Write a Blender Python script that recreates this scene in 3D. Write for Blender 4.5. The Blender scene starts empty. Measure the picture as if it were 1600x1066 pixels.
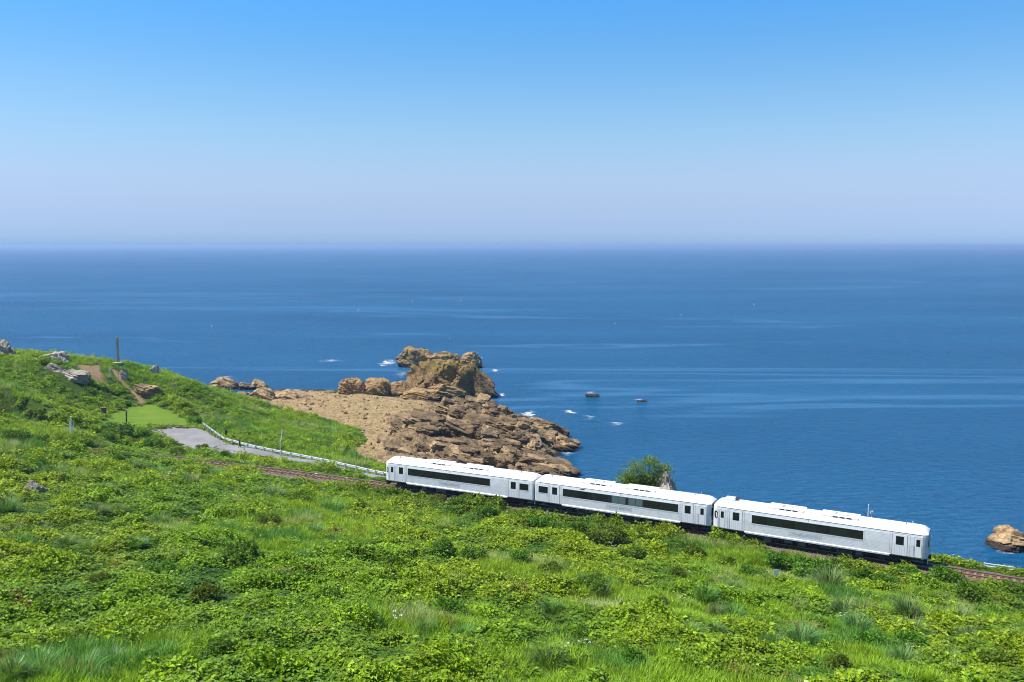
import bpy, math, random
import numpy as np
from mathutils import Vector, Matrix

# ------------------------------------------------------------------ camera, sky, sun, exposure
S = bpy.context.scene
C = S.collection
R = math.radians
F_PX, PITCH, CAM_H = 1411.0, R(6.07), 38.4
cam_d = bpy.data.cameras.new('camera'); cam = bpy.data.objects.new('camera', cam_d); C.objects.link(cam)
cam_d.sensor_width = 36; cam_d.lens = 36*F_PX/1600; cam_d.clip_start = .5; cam_d.clip_end = 90000
cam.location = (0, 0, CAM_H); cam.rotation_euler = (R(90)-PITCH, 0, 0)
S.camera = cam

SUN_EL, SUN_AZ = R(61), R(266)        # azimuth clockwise from +Y: high sun from the left, a little beyond
EXPO = .6; SKY_K = 2**-EXPO
W = bpy.data.worlds.new('World'); S.world = W; W.use_nodes = True
wn = W.node_tree; wn.nodes.clear()
sky = wn.nodes.new('ShaderNodeTexSky'); sky.sky_type = 'NISHITA'; sky.sun_disc = False
sky.sun_elevation = SUN_EL; sky.sun_rotation = SUN_AZ
sky.altitude = 0; sky.air_density = 1.0; sky.dust_density = 0; sky.ozone_density = 3
# the clear, strongly blue summer sky with a lavender haze low down: the same all round
wc = wn.nodes.new('ShaderNodeTexCoord'); wz_ = wn.nodes.new('ShaderNodeSeparateXYZ'); wr = wn.nodes.new('ShaderNodeValToRGB')
_stops = [(0, (.285, .525, 1.20)), (.010, (.395, .600, 1.22)), (.023, (.480, .635, 1.19)), (.0439, (.620, .705, 1.11)), (.0714, (.790, .835, 1.10)), (.0986, (.850, .950, 1.13)), (.1255, (.850, 1.03, 1.18)),
          (.1584, (.785, 1.07, 1.25)), (.2158, (.600, 1.10, 1.40)), (.2525, (.510, 1.14, 1.58)), (.6, (.66, 1.0, 1.4))]
while len(wr.color_ramp.elements) < len(_stops): wr.color_ramp.elements.new(.5)
for e_, (p_, c_) in zip(wr.color_ramp.elements, _stops): e_.position = p_; e_.color = (*[q/1.75 for q in c_], 1)
wm_ = wn.nodes.new('ShaderNodeVectorMath'); wm_.operation = 'MULTIPLY'; wk = wn.nodes.new('ShaderNodeVectorMath'); wk.operation = 'SCALE'; wk.inputs['Scale'].default_value = 1.4
bg = wn.nodes.new('ShaderNodeBackground'); bg.inputs['Strength'].default_value = .15*SKY_K
wo = wn.nodes.new('ShaderNodeOutputWorld')
wn.links.new(wc.outputs['Generated'], wz_.inputs[0]); wn.links.new(wz_.outputs[2], wr.inputs[0])
wn.links.new(sky.outputs[0], wm_.inputs[0]); wn.links.new(wr.outputs[0], wm_.inputs[1]); wn.links.new(wm_.outputs[0], wk.inputs[0])
wn.links.new(wk.outputs[0], bg.inputs['Color']); wn.links.new(bg.outputs[0], wo.inputs['Surface'])
sun_d = bpy.data.lights.new('sun', 'SUN'); sun = bpy.data.objects.new('sun', sun_d); C.objects.link(sun)
sun_d.energy = 5.0; sun_d.angle = R(.53); sun_d.color = (1, .955, .88)
to_sun = Vector((math.sin(SUN_AZ)*math.cos(SUN_EL), math.cos(SUN_AZ)*math.cos(SUN_EL), math.sin(SUN_EL)))
sun.rotation_euler = to_sun.to_track_quat('Z', 'Y').to_euler(); sun.location = to_sun*200
S.view_settings.view_transform = 'Standard'; S.view_settings.look = 'None'
S.view_settings.exposure = EXPO; S.view_settings.gamma = 1; S.view_settings.use_curve_mapping = False
cy = S.cycles
cy.max_bounces = 4; cy.diffuse_bounces = 2; cy.glossy_bounces = 1; cy.transmission_bounces = 2
cy.transparent_max_bounces = 8; cy.volume_bounces = 0; cy.use_denoising = True; cy.caustics_reflective = False; cy.sample_clamp_direct = 8; cy.sample_clamp_indirect = 4
cy.filter_width = 1.05; cy.use_adaptive_sampling = True; cy.adaptive_threshold = .02

rng = np.random.default_rng(7); random.seed(7)

# ------------------------------------------------------------------ helpers
def at(px, py, z):
    """point at height z that the photograph shows at pixel (px, py)"""
    a = (px-800)/F_PX; b = -(py-533)/F_PX
    d = (a, math.cos(PITCH)+b*math.sin(PITCH), -math.sin(PITCH)+b*math.cos(PITCH))
    t = (z-CAM_H)/d[2]
    return Vector((d[0]*t, d[1]*t, z))
def at_dist(px, py, y):
    a = (px-800)/F_PX; b = -(py-533)/F_PX
    d = (a, math.cos(PITCH)+b*math.sin(PITCH), -math.sin(PITCH)+b*math.cos(PITCH))
    t = y/d[1]
    return Vector((d[0]*t, y, CAM_H+d[2]*t))
def depth_of(p): return p[1]*math.cos(PITCH)-(p[2]-CAM_H)*math.sin(PITCH)
def mpp(p): return depth_of(p)/F_PX            # metres per photograph pixel at p

def _h(i, j, k, seed):
    n = (i*374761393 + j*668265263 + k*2147483647 + seed*1442695041) & 0xffffffff
    n = ((n ^ (n >> 13))*1274126177) & 0xffffffff
    n = ((n ^ (n >> 15))*2246822519) & 0xffffffff
    return ((n ^ (n >> 16)) & 0xffffff)/float(0xffffff)
def vnoise(p, seed=0):
    """value noise -1..1 on an (n,3) array"""
    p = np.asarray(p, float)
    f0 = np.floor(p).astype(np.int64); t = p-f0; t = t*t*t*(t*(t*6-15)+10)
    i, j, k = f0[:, 0], f0[:, 1], f0[:, 2]
    r = 0
    for a in (0, 1):
        for b in (0, 1):
            for c in (0, 1):
                w = (t[:, 0] if a else 1-t[:, 0])*(t[:, 1] if b else 1-t[:, 1])*(t[:, 2] if c else 1-t[:, 2])
                r = r+w*_h(i+a, j+b, k+c, seed)
    return r*2-1
def fbm(p, oct=4, seed=0, gain=.5):
    r = 0; a = 1; s = 0
    for o in range(oct):
        r = r+a*vnoise(np.asarray(p)*(2.03**o)+17.3*o, seed+o); s += a; a *= gain
    return r/s
def ridged(p, oct=4, seed=0):
    r = 0; a = 1; s = 0
    for o in range(oct):
        r = r+a*(1-2*np.abs(vnoise(np.asarray(p)*(2.1**o)+9.1*o, seed+o))); s += a; a *= .5
    return r/s
def xy3(x, y, z=0.):
    x = np.asarray(x, float); return np.stack([x, np.asarray(y, float), np.zeros_like(x)+z], 1)
def sstep(a, b, x):
    t = np.clip((x-a)/(b-a), 0, 1); return t*t*(3-2*t)

class MB:
    """collects geometry and links it as one mesh object"""
    def __init__(s): s.v = []; s.f = []; s.m = []
    def poly(s, pts, mi=0):
        b = len(s.v); s.v += [tuple(p) for p in pts]; s.f.append(tuple(range(b, b+len(pts)))); s.m.append(mi)
    def box(s, x0, x1, y0, y1, z0, z1, mi=0, M=None):
        b = len(s.v)
        pts = [(x0,y0,z0),(x1,y0,z0),(x1,y1,z0),(x0,y1,z0),(x0,y0,z1),(x1,y0,z1),(x1,y1,z1),(x0,y1,z1)]
        if M is not None: pts = [tuple(M @ Vector(p)) for p in pts]
        s.v += pts
        for q in ((0,3,2,1),(4,5,6,7),(0,1,5,4),(1,2,6,5),(2,3,7,6),(3,0,4,7)):
            s.f.append(tuple(b+i for i in q)); s.m.append(mi)
    def tube(s, pts, rad, n=6, mi=0, caps=True):
        pts = [Vector(p) for p in pts]; rings = []
        if not hasattr(rad, '__len__'): rad = [rad]*len(pts)
        for i, p in enumerate(pts):
            d = (pts[min(i+1, len(pts)-1)]-pts[max(i-1, 0)]).normalized()
            u = d.cross(Vector((0, 0, 1)) if abs(d.z) < .9 else Vector((1, 0, 0))).normalized(); w = d.cross(u)
            b = len(s.v); rings.append(b)
            for k in range(n):
                a = 2*math.pi*k/n; s.v.append(tuple(p+(u*math.cos(a)+w*math.sin(a))*rad[i]))
        for a, b in zip(rings, rings[1:]):
            for k in range(n):
                s.f.append((a+k, a+(k+1) % n, b+(k+1) % n, b+k)); s.m.append(mi)
        if caps:
            s.f.append(tuple(rings[0]+k for k in range(n))); s.m.append(mi)
            s.f.append(tuple(rings[-1]+k for k in reversed(range(n)))); s.m.append(mi)
    def loft(s, secs, mi=0, closed=True, caps=True):
        st = []
        for sec in secs:
            st.append(len(s.v)); s.v += [tuple(p) for p in sec]
        n = len(secs[0])
        for a, b in zip(st, st[1:]):
            for k in range(n if closed else n-1):
                s.f.append((a+k, a+(k+1) % n, b+(k+1) % n, b+k)); s.m.append(mi)
        if caps:
            s.f.append(tuple(st[0]+k for k in reversed(range(n)))); s.m.append(mi)
            s.f.append(tuple(st[-1]+k for k in range(n))); s.m.append(mi)
    def mesh(s, name, mats, smooth=False):
        me = bpy.data.meshes.new(name); me.from_pydata(s.v, [], s.f)
        for m in (mats if isinstance(mats, (list, tuple)) else [mats]): me.materials.append(m)
        if any(s.m): me.polygons.foreach_set('material_index', s.m)
        if smooth: me.polygons.foreach_set('use_smooth', [True]*len(s.f))
        me.update(); return me
    def build(s, name, mats, parent=None, smooth=False, bevel=0):
        o = link(name, s.mesh(name, mats, smooth), parent)
        if bevel:
            b = o.modifiers.new('bevel', 'BEVEL'); b.width = bevel; b.segments = 2; b.limit_method = 'ANGLE'
        return o
def link(name, data, parent=None):
    o = bpy.data.objects.new(name, data); C.objects.link(o)
    if parent: o.parent = parent
    return o
def tag(o, label=None, cat=None, group=None, kind=None):
    if label: o['label'] = label
    if cat: o['category'] = cat
    if group: o['group'] = group
    if kind: o['kind'] = kind
    return o
def empty(name, loc=(0, 0, 0), rz=0):
    o = link(name, None); o.location = loc; o.rotation_euler.z = rz; o.empty_display_size = .2; return o

# ------------------------------------------------------------------ materials
def mat(name, col=(.5, .5, .5), rough=.6, metal=0, spec=.5):
    m = bpy.data.materials.new(name); m.use_nodes = True
    b = m.node_tree.nodes['Principled BSDF']
    b.inputs['Base Color'].default_value = (*col, 1); b.inputs['Roughness'].default_value = rough
    b.inputs['Metallic'].default_value = metal; b.inputs['Specular IOR Level'].default_value = spec
    return m
class NT:
    def __init__(s, m): s.t = m.node_tree; s.b = s.t.nodes.get('Principled BSDF')
    def n(s, typ, **kw):
        nd = s.t.nodes.new(typ)
        for k, v in kw.items():
            if k.startswith('i_'):
                nd.inputs[k[2:].replace('_', ' ')].default_value = v
            else: setattr(nd, k, v)
        return nd
    def l(s, a, b): s.t.links.new(a, b)
    def pos(s): return s.n('ShaderNodeNewGeometry').outputs['Position']
    def scale(s, v, sc, rot=(0, 0, 0)):
        mp = s.n('ShaderNodeMapping'); mp.inputs['Scale'].default_value = sc; mp.inputs['Rotation'].default_value = rot
        s.l(v, mp.inputs['Vector']); return mp.outputs[0]
    def noise(s, v, scale=1, detail=4, rough=.55, dist=0):
        nd = s.n('ShaderNodeTexNoise'); nd.inputs['Scale'].default_value = scale; nd.inputs['Detail'].default_value = detail
        nd.inputs['Roughness'].default_value = rough; nd.inputs['Distortion'].default_value = dist
        s.l(v, nd.inputs['Vector']); return nd.outputs['Fac']
    def ramp(s, v, *stops, interp='LINEAR'):
        nd = s.n('ShaderNodeValToRGB'); cr = nd.color_ramp; cr.interpolation = interp
        while len(cr.elements) < len(stops): cr.elements.new(.5)
        for e, (p, c) in zip(cr.elements, stops):
            e.position = p; e.color = (*c, 1) if hasattr(c, '__len__') else (c, c, c, 1)
        s.l(v, nd.inputs[0]); return nd.outputs[0]
    def mix(s, f, a, b, bt='MIX'):
        nd = s.n('ShaderNodeMixRGB', blend_type=bt)
        for sock, val in zip(nd.inputs, (f, a, b)):
            if hasattr(val, 'is_linked') or hasattr(val, 'links'): s.l(val, sock)
            elif hasattr(val, '__len__'): sock.default_value = (*val, 1)
            else: sock.default_value = val if sock.type == 'VALUE' else (val, val, val, 1)
        return nd.outputs[0]
    def math(s, op, a, b=0, clamp=False):
        nd = s.n('ShaderNodeMath', operation=op, use_clamp=clamp)
        for sock, val in zip(nd.inputs, (a, b)):
            if hasattr(val, 'links'): s.l(val, sock)
            else: sock.default_value = val
        return nd.outputs[0]
    def bump(s, h, strength=.5, dist=.1):
        nd = s.n('ShaderNodeBump'); nd.inputs['Strength'].default_value = strength; nd.inputs['Distance'].default_value = dist
        s.l(h, nd.inputs['Height']); s.l(nd.outputs[0], s.b.inputs['Normal']); return nd

def rock_material(name, cols, wet=True, lichen=False):
    m = mat(name, cols[0], .9, 0, .25); t = NT(m); p = t.pos()
    tc = t.n('ShaderNodeTexCoord').outputs['Object']
    a = t.noise(p, .45, 6, .62, .4); b = t.noise(p, 2.2, 7, .7, .2)
    strata = t.noise(t.scale(p, (.5, .8, 3.2), (.35, .5, .3)), .8, 5, .65, .6)
    c = t.ramp(a, (.30, cols[1]), (.5, cols[0]), (.68, cols[2]))
    c = t.mix(t.ramp(strata, (.36, .8), (.46, 0.)), c, cols[1])
    big = t.noise(p, .16, 4, .6, .5); c = t.mix(t.ramp(big, (.36, .6), (.46, 0.)), c, cols[1])
    c = t.mix(t.ramp(b, (.34, .9), (.43, 0.)), c, cols[3])
    c = t.mix(t.ramp(b, (.60, 0.), (.72, .7)), c, cols[2])
    ri = t.n('ShaderNodeNewGeometry').outputs['Random Per Island']
    c = t.mix(1., c, t.math('ADD', t.math('MULTIPLY', ri, .75), .50), 'MULTIPLY')
    if lichen:
        sep = t.n('ShaderNodeSeparateXYZ'); t.l(p, sep.inputs[0])
        hz = t.math('MULTIPLY', t.ramp(t.math('MULTIPLY', sep.outputs[2], .1), (.45, 0.), (.8, 1.)), t.ramp(a, (.42, 0.), (.56, .75)))
        c = t.mix(hz, c, (.25, .19, .03))
    if wet:
        sep = t.n('ShaderNodeSeparateXYZ'); t.l(p, sep.inputs[0])
        w = t.math('ADD', sep.outputs[2], t.math('MULTIPLY', b, -1.1))
        wm = t.ramp(w, (.1, 1.), (.6, 0.))
        c = t.mix(wm, c, (.035, .028, .02))
    t.l(c, t.b.inputs['Base Color'])
    h = t.math('ADD', t.math('MULTIPLY', b, .5), t.math('MULTIPLY', strata, .8))
    t.bump(h, .55, .30)
    return m
M_rock = rock_material('shore_rock', [(.285,.190,.092), (.092,.070,.048), (.45,.32,.165), (.028,.023,.018)], True, False)
M_stack = rock_material('stack_rock', [(.28,.175,.070), (.125,.086,.047), (.38,.25,.105), (.04,.03,.02)], True, True)
M_grey = rock_material('hill_rock', [(.32,.28,.22), (.19,.165,.13), (.46,.41,.33), (.07,.065,.055)], False)

def leaf_material(name, col, var=.35, source=None, trans=.3, rough=.5):
    """foliage: diffuse and translucent leaf, colour varied leaf by leaf"""
    m = mat(name, col, rough, 0, .25); t = NT(m)
    g = t.n('ShaderNodeNewGeometry')
    if source:
        at_ = t.n('ShaderNodeAttribute', attribute_type='INSTANCER', attribute_name=source); base = at_.outputs['Color']
    else:
        oi = t.n('ShaderNodeObjectInfo'); hsv = t.n('ShaderNodeHueSaturation')
        t.l(t.math('ADD', t.math('MULTIPLY', oi.outputs['Random'], .06), .47), hsv.inputs['Hue'])
        t.l(t.math('ADD', t.math('MULTIPLY', oi.outputs['Random'], .5), .75), hsv.inputs['Value'])
        hsv.inputs['Color'].default_value = (*col, 1); base = hsv.outputs[0]
    v = t.math('ADD', t.math('MULTIPLY', g.outputs['Random Per Island'], 2*var), 1-var)
    c = t.mix(1., base, v, 'MULTIPLY')
    t.l(c, t.b.inputs['Base Color'])
    tr = t.n('ShaderNodeBsdfTranslucent'); t.l(t.mix(1., c, (1.25, 1.2, .5), 'MULTIPLY'), tr.inputs['Color'])
    mx = t.n('ShaderNodeMixShader'); mx.inputs[0].default_value = trans
    out = t.t.nodes['Material Output']
    t.l(t.b.outputs[0], mx.inputs[1]); t.l(tr.outputs[0], mx.inputs[2]); t.l(mx.outputs[0], out.inputs['Surface'])
    return m
M_cover = leaf_material('ground_cover_leaf', (.1, .2, .03), .58, 'tint')
M_shrub = leaf_material('shrub_leaf', (.110, .205, .010), .55)
M_tussock = leaf_material('tussock_blade', (.125, .240, .040), .6, None, .25, .4)
M_pale = leaf_material('pale_blade', (.22, .25, .12), .35, None, .2)
M_tree = leaf_material('tree_leaf', (.130, .185, .012), .5)
M_bark = mat('bark', (.12, .085, .055), .9)
M_flower = mat('white_flower', (.75, .75, .68), .8)

# ------------------------------------------------------------------ lie of the land
RAIL_Z = 9.0
_tp = [at(px, py, RAIL_Z) for px, py in ((385,728),(604,758),(838,789),(1113,830),(1446,883),(1600,908))]
TC = np.polyfit([p.x for p in _tp], [p.y for p in _tp], 2)
def track_y(x): return np.polyval(TC, x)
def track_dist(x, y):
    """signed distance to the track's centre line, positive on the seaward side"""
    s = np.polyval(np.polyder(TC), x); return (y-track_y(x))/np.sqrt(1+s*s)
_tx = np.linspace(-75, 95, 1701); _ty = track_y(_tx)
_ts = np.concatenate([[0], np.cumsum(np.hypot(np.diff(_tx), np.diff(_ty)))])
def track_pt(s): return Vector((np.interp(s, _ts, _tx), np.interp(s, _ts, _ty), RAIL_Z))
def track_s(x): return float(np.interp(x, _tx, _ts))
def on_track(x, off, z):
    s = np.polyval(np.polyder(TC), x); n = math.hypot(1, s)
    return (x-s/n*off, float(track_y(x))+off/n, z)

ctl = [(0,1066,21.5),(400,1066,21),(800,1066,20.4),(1200,1066,18.5),(1600,1066,16.3),
 (0,950,19.8),(400,950,18.8),(800,950,17.2),(1200,950,14.3),(1600,960,11.6),
 (0,850,17.4),(400,850,15.5),(800,850,12.6),(1100,865,10.4),(1400,920,9.6),
 (0,760,14.8),(200,780,14),(400,790,12.4),(600,800,10.8),
 (0,700,14.2),(150,710,12.2),(250,730,10.6),(380,745,9.4),
 (0,650,14.6),(100,660,11.8),(150,690,10.5),
 (0,560,17),(30,553,16.8),(95,575,15.3),(130,575,14.6),(185,567,13.8),(240,580,12.2),(290,600,10.5),(330,618,8.4),(370,640,6.3),
 (0,600,15.6),(50,620,13.9),(120,620,11),(150,600,12.4),(200,610,10.3),
 (170,660,8.2),(240,640,8.1),(290,662,7.5),(235,655,7.8),(200,636,8.3),
 (250,678,7.2),(300,685,7),(340,690,6.9),(315,668,7.2),(374,700,6.8),(450,718,6.8),(540,738,6.9),(600,746,7),(420,700,6.8),(520,722,6.9),
 (400,668,5.4),(450,680,4.6),(450,650,3),(520,700,4),(560,690,2.4),(400,640,3.4),(560,722,4.2),(600,722,3.4),
 (430,625,1.4),(500,640,1.7),(560,622,1.1),(600,650,1.7),(540,662,2),(600,690,2.2),(650,632,.9),(700,690,1.8),(780,700,1.1),(840,690,.5),(830,728,.5),(700,718,2.2),(750,655,1),
 (405,613,-.6),(470,611,-.6),(540,612,-.5),(620,620,-.6),(700,627,-.8),(785,640,-.8),(850,662,-.8),(885,690,-1),(895,720,-1),(905,742,-1.2)]
cp = [tuple(at(*c)) for c in ctl]
cp += [(-70,5,30),(-20,5,27),(30,5,25),(80,5,21),(-90,60,20.5),(-140,100,18),(-150,150,18),(-150,200,17),(70,40,14.5),(95,30,14)]
cp += [(x,262,-6) for x in (-150,-100,-50,0,50,100)]+[(-130,225,6),(-100,225,2),(-130,245,-4),(-75,235,-3)]
cp += [(30,200,-5),(30,165,-5),(48,135,-5),(75,110,-6),(110,90,-6),(110,150,-7),(40,230,-7),(20,225,-5)]
for x in (-60,-45,-30,-15,0,15,30,45,60,75): cp.append(on_track(x, 0, 8.4))
for x in (-12,0,12): cp.append(on_track(x, 12, 6.9))
for x in (-10,0,10): cp.append(on_track(x, 24, 3))
for x in (22,34,46,60,75,92): cp.append(on_track(x, 6.2, 7.7)); cp.append(on_track(x, 11, 3.5)); cp.append(on_track(x, 16, -1.5))
cp = np.array(cp); _n = len(cp)
def _phi(r2): return .5*r2*np.log(r2+1e-9)
_sc = 100.
_P = cp[:, :2]/_sc
_A = np.zeros((_n+3, _n+3)); _d = ((_P[:, None]-_P[None])**2).sum(-1)
_A[:_n, :_n] = _phi(_d)+np.eye(_n)*2e-4; _A[:_n, _n] = 1; _A[:_n, _n+1:] = _P; _A[_n, :_n] = 1; _A[_n+1:, :_n] = _P.T
_w = np.linalg.solve(_A, np.concatenate([cp[:, 2], [0, 0, 0]]))
def base_h(x, y):
    x = np.asarray(x, float); y = np.asarray(y, float); out = np.empty(x.shape)
    for i in range(0, len(x), 20000):
        q = np.stack([x[i:i+20000], y[i:i+20000]], 1)/_sc
        d = ((q[:, None]-_P[None])**2).sum(-1)
        out[i:i+20000] = _phi(d)@_w[:_n]+_w[_n]+q@_w[_n+1:]
    return out
def px_poly(pts): return np.array([tuple(at(*p))[:2] for p in pts])
def inside(poly, x, y):
    x = np.asarray(x, float); y = np.asarray(y, float); r = np.zeros(x.shape, bool); n = len(poly)
    for i in range(n):
        (x1, y1), (x2, y2) = poly[i], poly[(i+1) % n]
        c = ((y1 > y) != (y2 > y)) & (x < (x2-x1)*(y-y1)/(y2-y1+1e-12)+x1); r ^= c
    return r
def line_dist(line, x, y):
    x = np.asarray(x, float); y = np.asarray(y, float); r = np.full(x.shape, 1e9)
    for (x1, y1), (x2, y2) in zip(line, line[1:]):
        dx, dy = x2-x1, y2-y1; t = np.clip(((x-x1)*dx+(y-y1)*dy)/(dx*dx+dy*dy), 0, 1)
        r = np.minimum(r, np.hypot(x-x1-t*dx, y-y1-t*dy))
    return r
# shore rock begins seaward of this outline
SHORE = px_poly([(388,628,2),(420,634,2),(455,640,2.2),(490,652,2.2),(530,660,2.2),(562,672,2.3),(572,684,2.5),(566,697,2.6),(552,706,3),(562,716,3.5),(590,726,3.6)])
SHORE = np.concatenate([SHORE, [on_track(2,22,3)[:2], on_track(18,12,3)[:2], (60,130), (60,262), (-80,262), (-80,226)]])
CRAG = px_poly([(602,652,2),(650,640,2),(690,624,2),(740,620,1.5),(790,632,1.5),(845,655,1),(885,668,.5),(895,700,.5),(905,745,.5),(800,742,1.2),(700,735,2),(600,728,2.4),(596,700,2.3),(612,680,2)])
LAWN = px_poly([(155,664,8.2),(170,648,8.2),(198,636,8.3),(235,633,8.2),(262,640,8),(285,650,7.7),(302,664,7.4),(262,668,7.4),(215,668,7.6)])
LOT = px_poly([(238,676,7.2),(270,671,7.2),(312,671,7.1),(328,678,7),(352,692,6.9),(372,697,6.85),(398,700,6.8),(395,712,6.8),(350,710,6.9),(300,700,7),(262,686,7.1)])
ROADC = [tuple(at(*p))[:2] for p in ((352,699,6.85),(400,708,6.8),(450,717,6.8),(540,737,6.9),(600,749,7))]+[on_track(0,10.5,0)[:2], on_track(14,9.5,0)[:2]]
PATHS = [([tuple(at(*p))[:2] for p in ((172,578,13.3),(185,590,12.4),(205,607,10.6),(222,630,8.4))], .55),
         ([tuple(at(*p))[:2] for p in ((130,577,14.5),(150,580,13.9),(152,590,13.2),(170,600,12))], 1.3)]
DIRT = px_poly([(122,574,14.6),(157,573,14),(160,580,13.9),(150,586,13.5),(126,580,14.5)])
def ragged(poly, x, y, a=.9):
    w = xy3(x, y)/1.7; return inside(poly, np.asarray(x)+a*fbm(w, 3, 171), np.asarray(y)+1.6*a*fbm(w+30, 3, 172))
def height(x, y, detail=True):
    x = np.asarray(x, float); y = np.asarray(y, float)
    z = base_h(x, y); td = track_dist(x, y); a = np.abs(td)
    z = z+(8.42-z)*(1-sstep(2.6, 5.5, a))
    rock = inside(SHORE, x, y)&(td > 7)
    flat = np.minimum(1, sstep(2.6, 5, a))
    built = inside(LAWN, x, y)|inside(LOT, x, y)|(line_dist(ROADC, x, y) < 3.4)
    if detail:
        g = (.70*fbm(xy3(x, y)/4.6, 3, 3)+.20*fbm(xy3(x, y)/1.5, 2, 9))*flat
        g = np.where(built, 0, g)*(1-.5*sstep(118, 135, y))
        q = np.stack([x*.16+y*.07, y*.30-x*.10, x*0+.3], 1)
        r = (ridged(q, 5, 31)*.62+.22*fbm(xy3(x, y)/1.3, 3, 41))*sstep(-2.5, .6, z)
        crag = rock&inside(CRAG, x, y)
        wv = -.30*x-.95*y+2.2*fbm(xy3(x, y)/7, 3, 151)+.8*fbm(xy3(x, y)/2.2, 2, 152)
        led = 1.7*np.mod(wv/6.5, 1)*(.5+.7*np.abs(fbm(xy3(x, y)/8, 2, 153)))+.6*np.mod(wv/2.3, 1)
        r = np.where(crag, r*.3+(led-.3+.7*fbm(xy3(x, y)/9, 2, 141)+.3*fbm(xy3(x, y)/1.4, 2, 142))*sstep(-1.8, .9, z), r)
        z = z+np.where(rock, r, g)
    return z
def h1(x, y): return float(height(np.array([x]), np.array([y]))[0])

# ------------------------------------------------------------------ terrain
X0, X1, Y0, Y1, DX = -150, 112, 12, 258, .66
xs = np.arange(X0, X1, DX); ys = np.arange(Y0, Y1, DX)
gx, gy = [a.ravel() for a in np.meshgrid(xs, ys)]
gz = height(gx, gy)
nx, ny = len(xs), len(ys)
idx = np.arange(nx*ny).reshape(ny, nx)
fq = np.stack([idx[:-1, :-1], idx[:-1, 1:], idx[1:, 1:], idx[1:, :-1]], -1).reshape(-1, 4)
fq = fq[(gz[fq].max(1) > -3)]
me = bpy.data.meshes.new('hillside'); me.from_pydata(np.stack([gx, gy, gz], 1).tolist(), [], fq.tolist())
zone = (inside(SHORE, gx, gy)&(track_dist(gx, gy) > 7)).astype(float)
zone = np.maximum(zone, sstep(1.4, .6, gz+.35*fbm(xy3(gx, gy)/2, 2, 5)))
dirt = np.zeros_like(gx)
for ln, wd in PATHS: dirt = np.maximum(dirt, 1-sstep(wd*.6, wd*1.3, line_dist(ln, gx, gy)))
dirt = np.maximum(dirt, inside(DIRT, gx, gy))
DIRT_SPOTS = [(1,742,14.4,14),(36,822,15.9,13),(505,973,18,6),(128,752,13,6),(290,722,10.6,13),(68,758,14.6,5)]
for px, py, z, rpx in DIRT_SPOTS:
    p = at(px, py, z); d = np.hypot((gx-p.x), (gy-p.y)*.35)/(rpx*mpp(p)); dirt = np.maximum(dirt, 1-sstep(.6, 1.2, d+.4*fbm(xy3(gx, gy)/.9, 2, 77)))
ca = me.attributes.new('zone', 'FLOAT_VECTOR', 'POINT')
ca.data.foreach_set('vector', np.stack([zone, dirt, inside(CRAG, gx, gy).astype(float)], 1).astype(np.float32).ravel())
me.polygons.foreach_set('use_smooth', [True]*len(me.polygons))
M_land = mat('hillside_ground', (.06, .1, .02), .95, 0, .15); t = NT(M_land); p = t.pos()
za = t.n('ShaderNodeAttribute', attribute_type='GEOMETRY', attribute_name='zone')
sp = t.n('ShaderNodeSeparateXYZ'); t.l(za.outputs['Vector'], sp.inputs[0])
n1 = t.noise(p, .35, 5); n2 = t.noise(p, 3, 6, .65); n3 = t.noise(p, 1.1, 7, .7, .5)
grass = t.ramp(n2, (.3, (.02, .04, .006)), (.5, (.05, .09, .010)), (.7, (.09, .135, .014)))
rockc = t.ramp(n3, (.30, (.15, .105, .055)), (.42, (.28, .198, .092)), (.54, (.38, .275, .130)), (.7, (.45, .335, .170)))
rockc = t.mix(t.ramp(n2, (.36, .9), (.47, 0.)), rockc, (.13, .092, .05))
rockc = t.mix(t.ramp(n1, (.56, 0.), (.68, .5)), rockc, (.125, .12, .03))
cragc = t.ramp(n3, (.32, (.06, .045, .03)), (.45, (.16, .115, .065)), (.58, (.30, .21, .11)))
rockc = t.mix(sp.outputs[2], rockc, cragc)
sz = t.n('ShaderNodeSeparateXYZ'); t.l(p, sz.inputs[0])
wz = t.math('ADD', sz.outputs[2], t.math('MULTIPLY', n2, -.9))
rockc = t.mix(t.ramp(wz, (.0, 1.), (.25, 0.)), rockc, (.035, .028, .02))
dirtc = t.ramp(n2, (.3, (.21, .135, .07)), (.7, (.34, .24, .135)))
c = t.mix(t.math('ADD', sp.outputs[0], t.math('MULTIPLY', t.math('SUBTRACT', n3, .5), .0), True), grass, rockc)
c = t.mix(sp.outputs[1], c, dirtc); t.l(c, t.b.inputs['Base Color'])
t.bump(t.math('ADD', n3, t.math('MULTIPLY', n2, .5)), .9, .5)
me.materials.append(M_land)
hill = link('hillside', me); tag(hill, 'green coastal hillside running down to a rocky shore', kind='structure')

# ------------------------------------------------------------------ sea
m = MB(); m.poly([(-45000, -2000, 0), (45000, -2000, 0), (45000, 45000, 0), (-45000, 45000, 0)])
M_sea = mat('sea_water', (.012, .062, .150), .2, 0, .5); t = NT(M_sea); p = t.pos()
w1 = t.noise(t.scale(p, (.10, .30, 1), (0, 0, .12)), 1.0, 3, .5, .4)
w2 = t.noise(t.scale(p, (.42, .85, 1), (0, 0, -.10)), 1.0, 5, .62, .5)
w3 = t.noise(t.scale(p, (.015, .05, 1), (0, 0, .05)), 1.0, 2, .5)
slick = t.noise(t.scale(p, (.0012, .0085, 1), (0, 0, .06)), 1.0, 4, .6, 2.2)
slick2 = t.noise(t.scale(p, (.006, .030, 1), (0, 0, -.18)), 1.0, 4, .6, 1.5)
sl = t.math('MAXIMUM', t.ramp(slick, (.55, 0.), (.575, .9), (.595, .2), (.62, 0.)), t.ramp(slick2, (.66, 0.), (.76, .35)))
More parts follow.
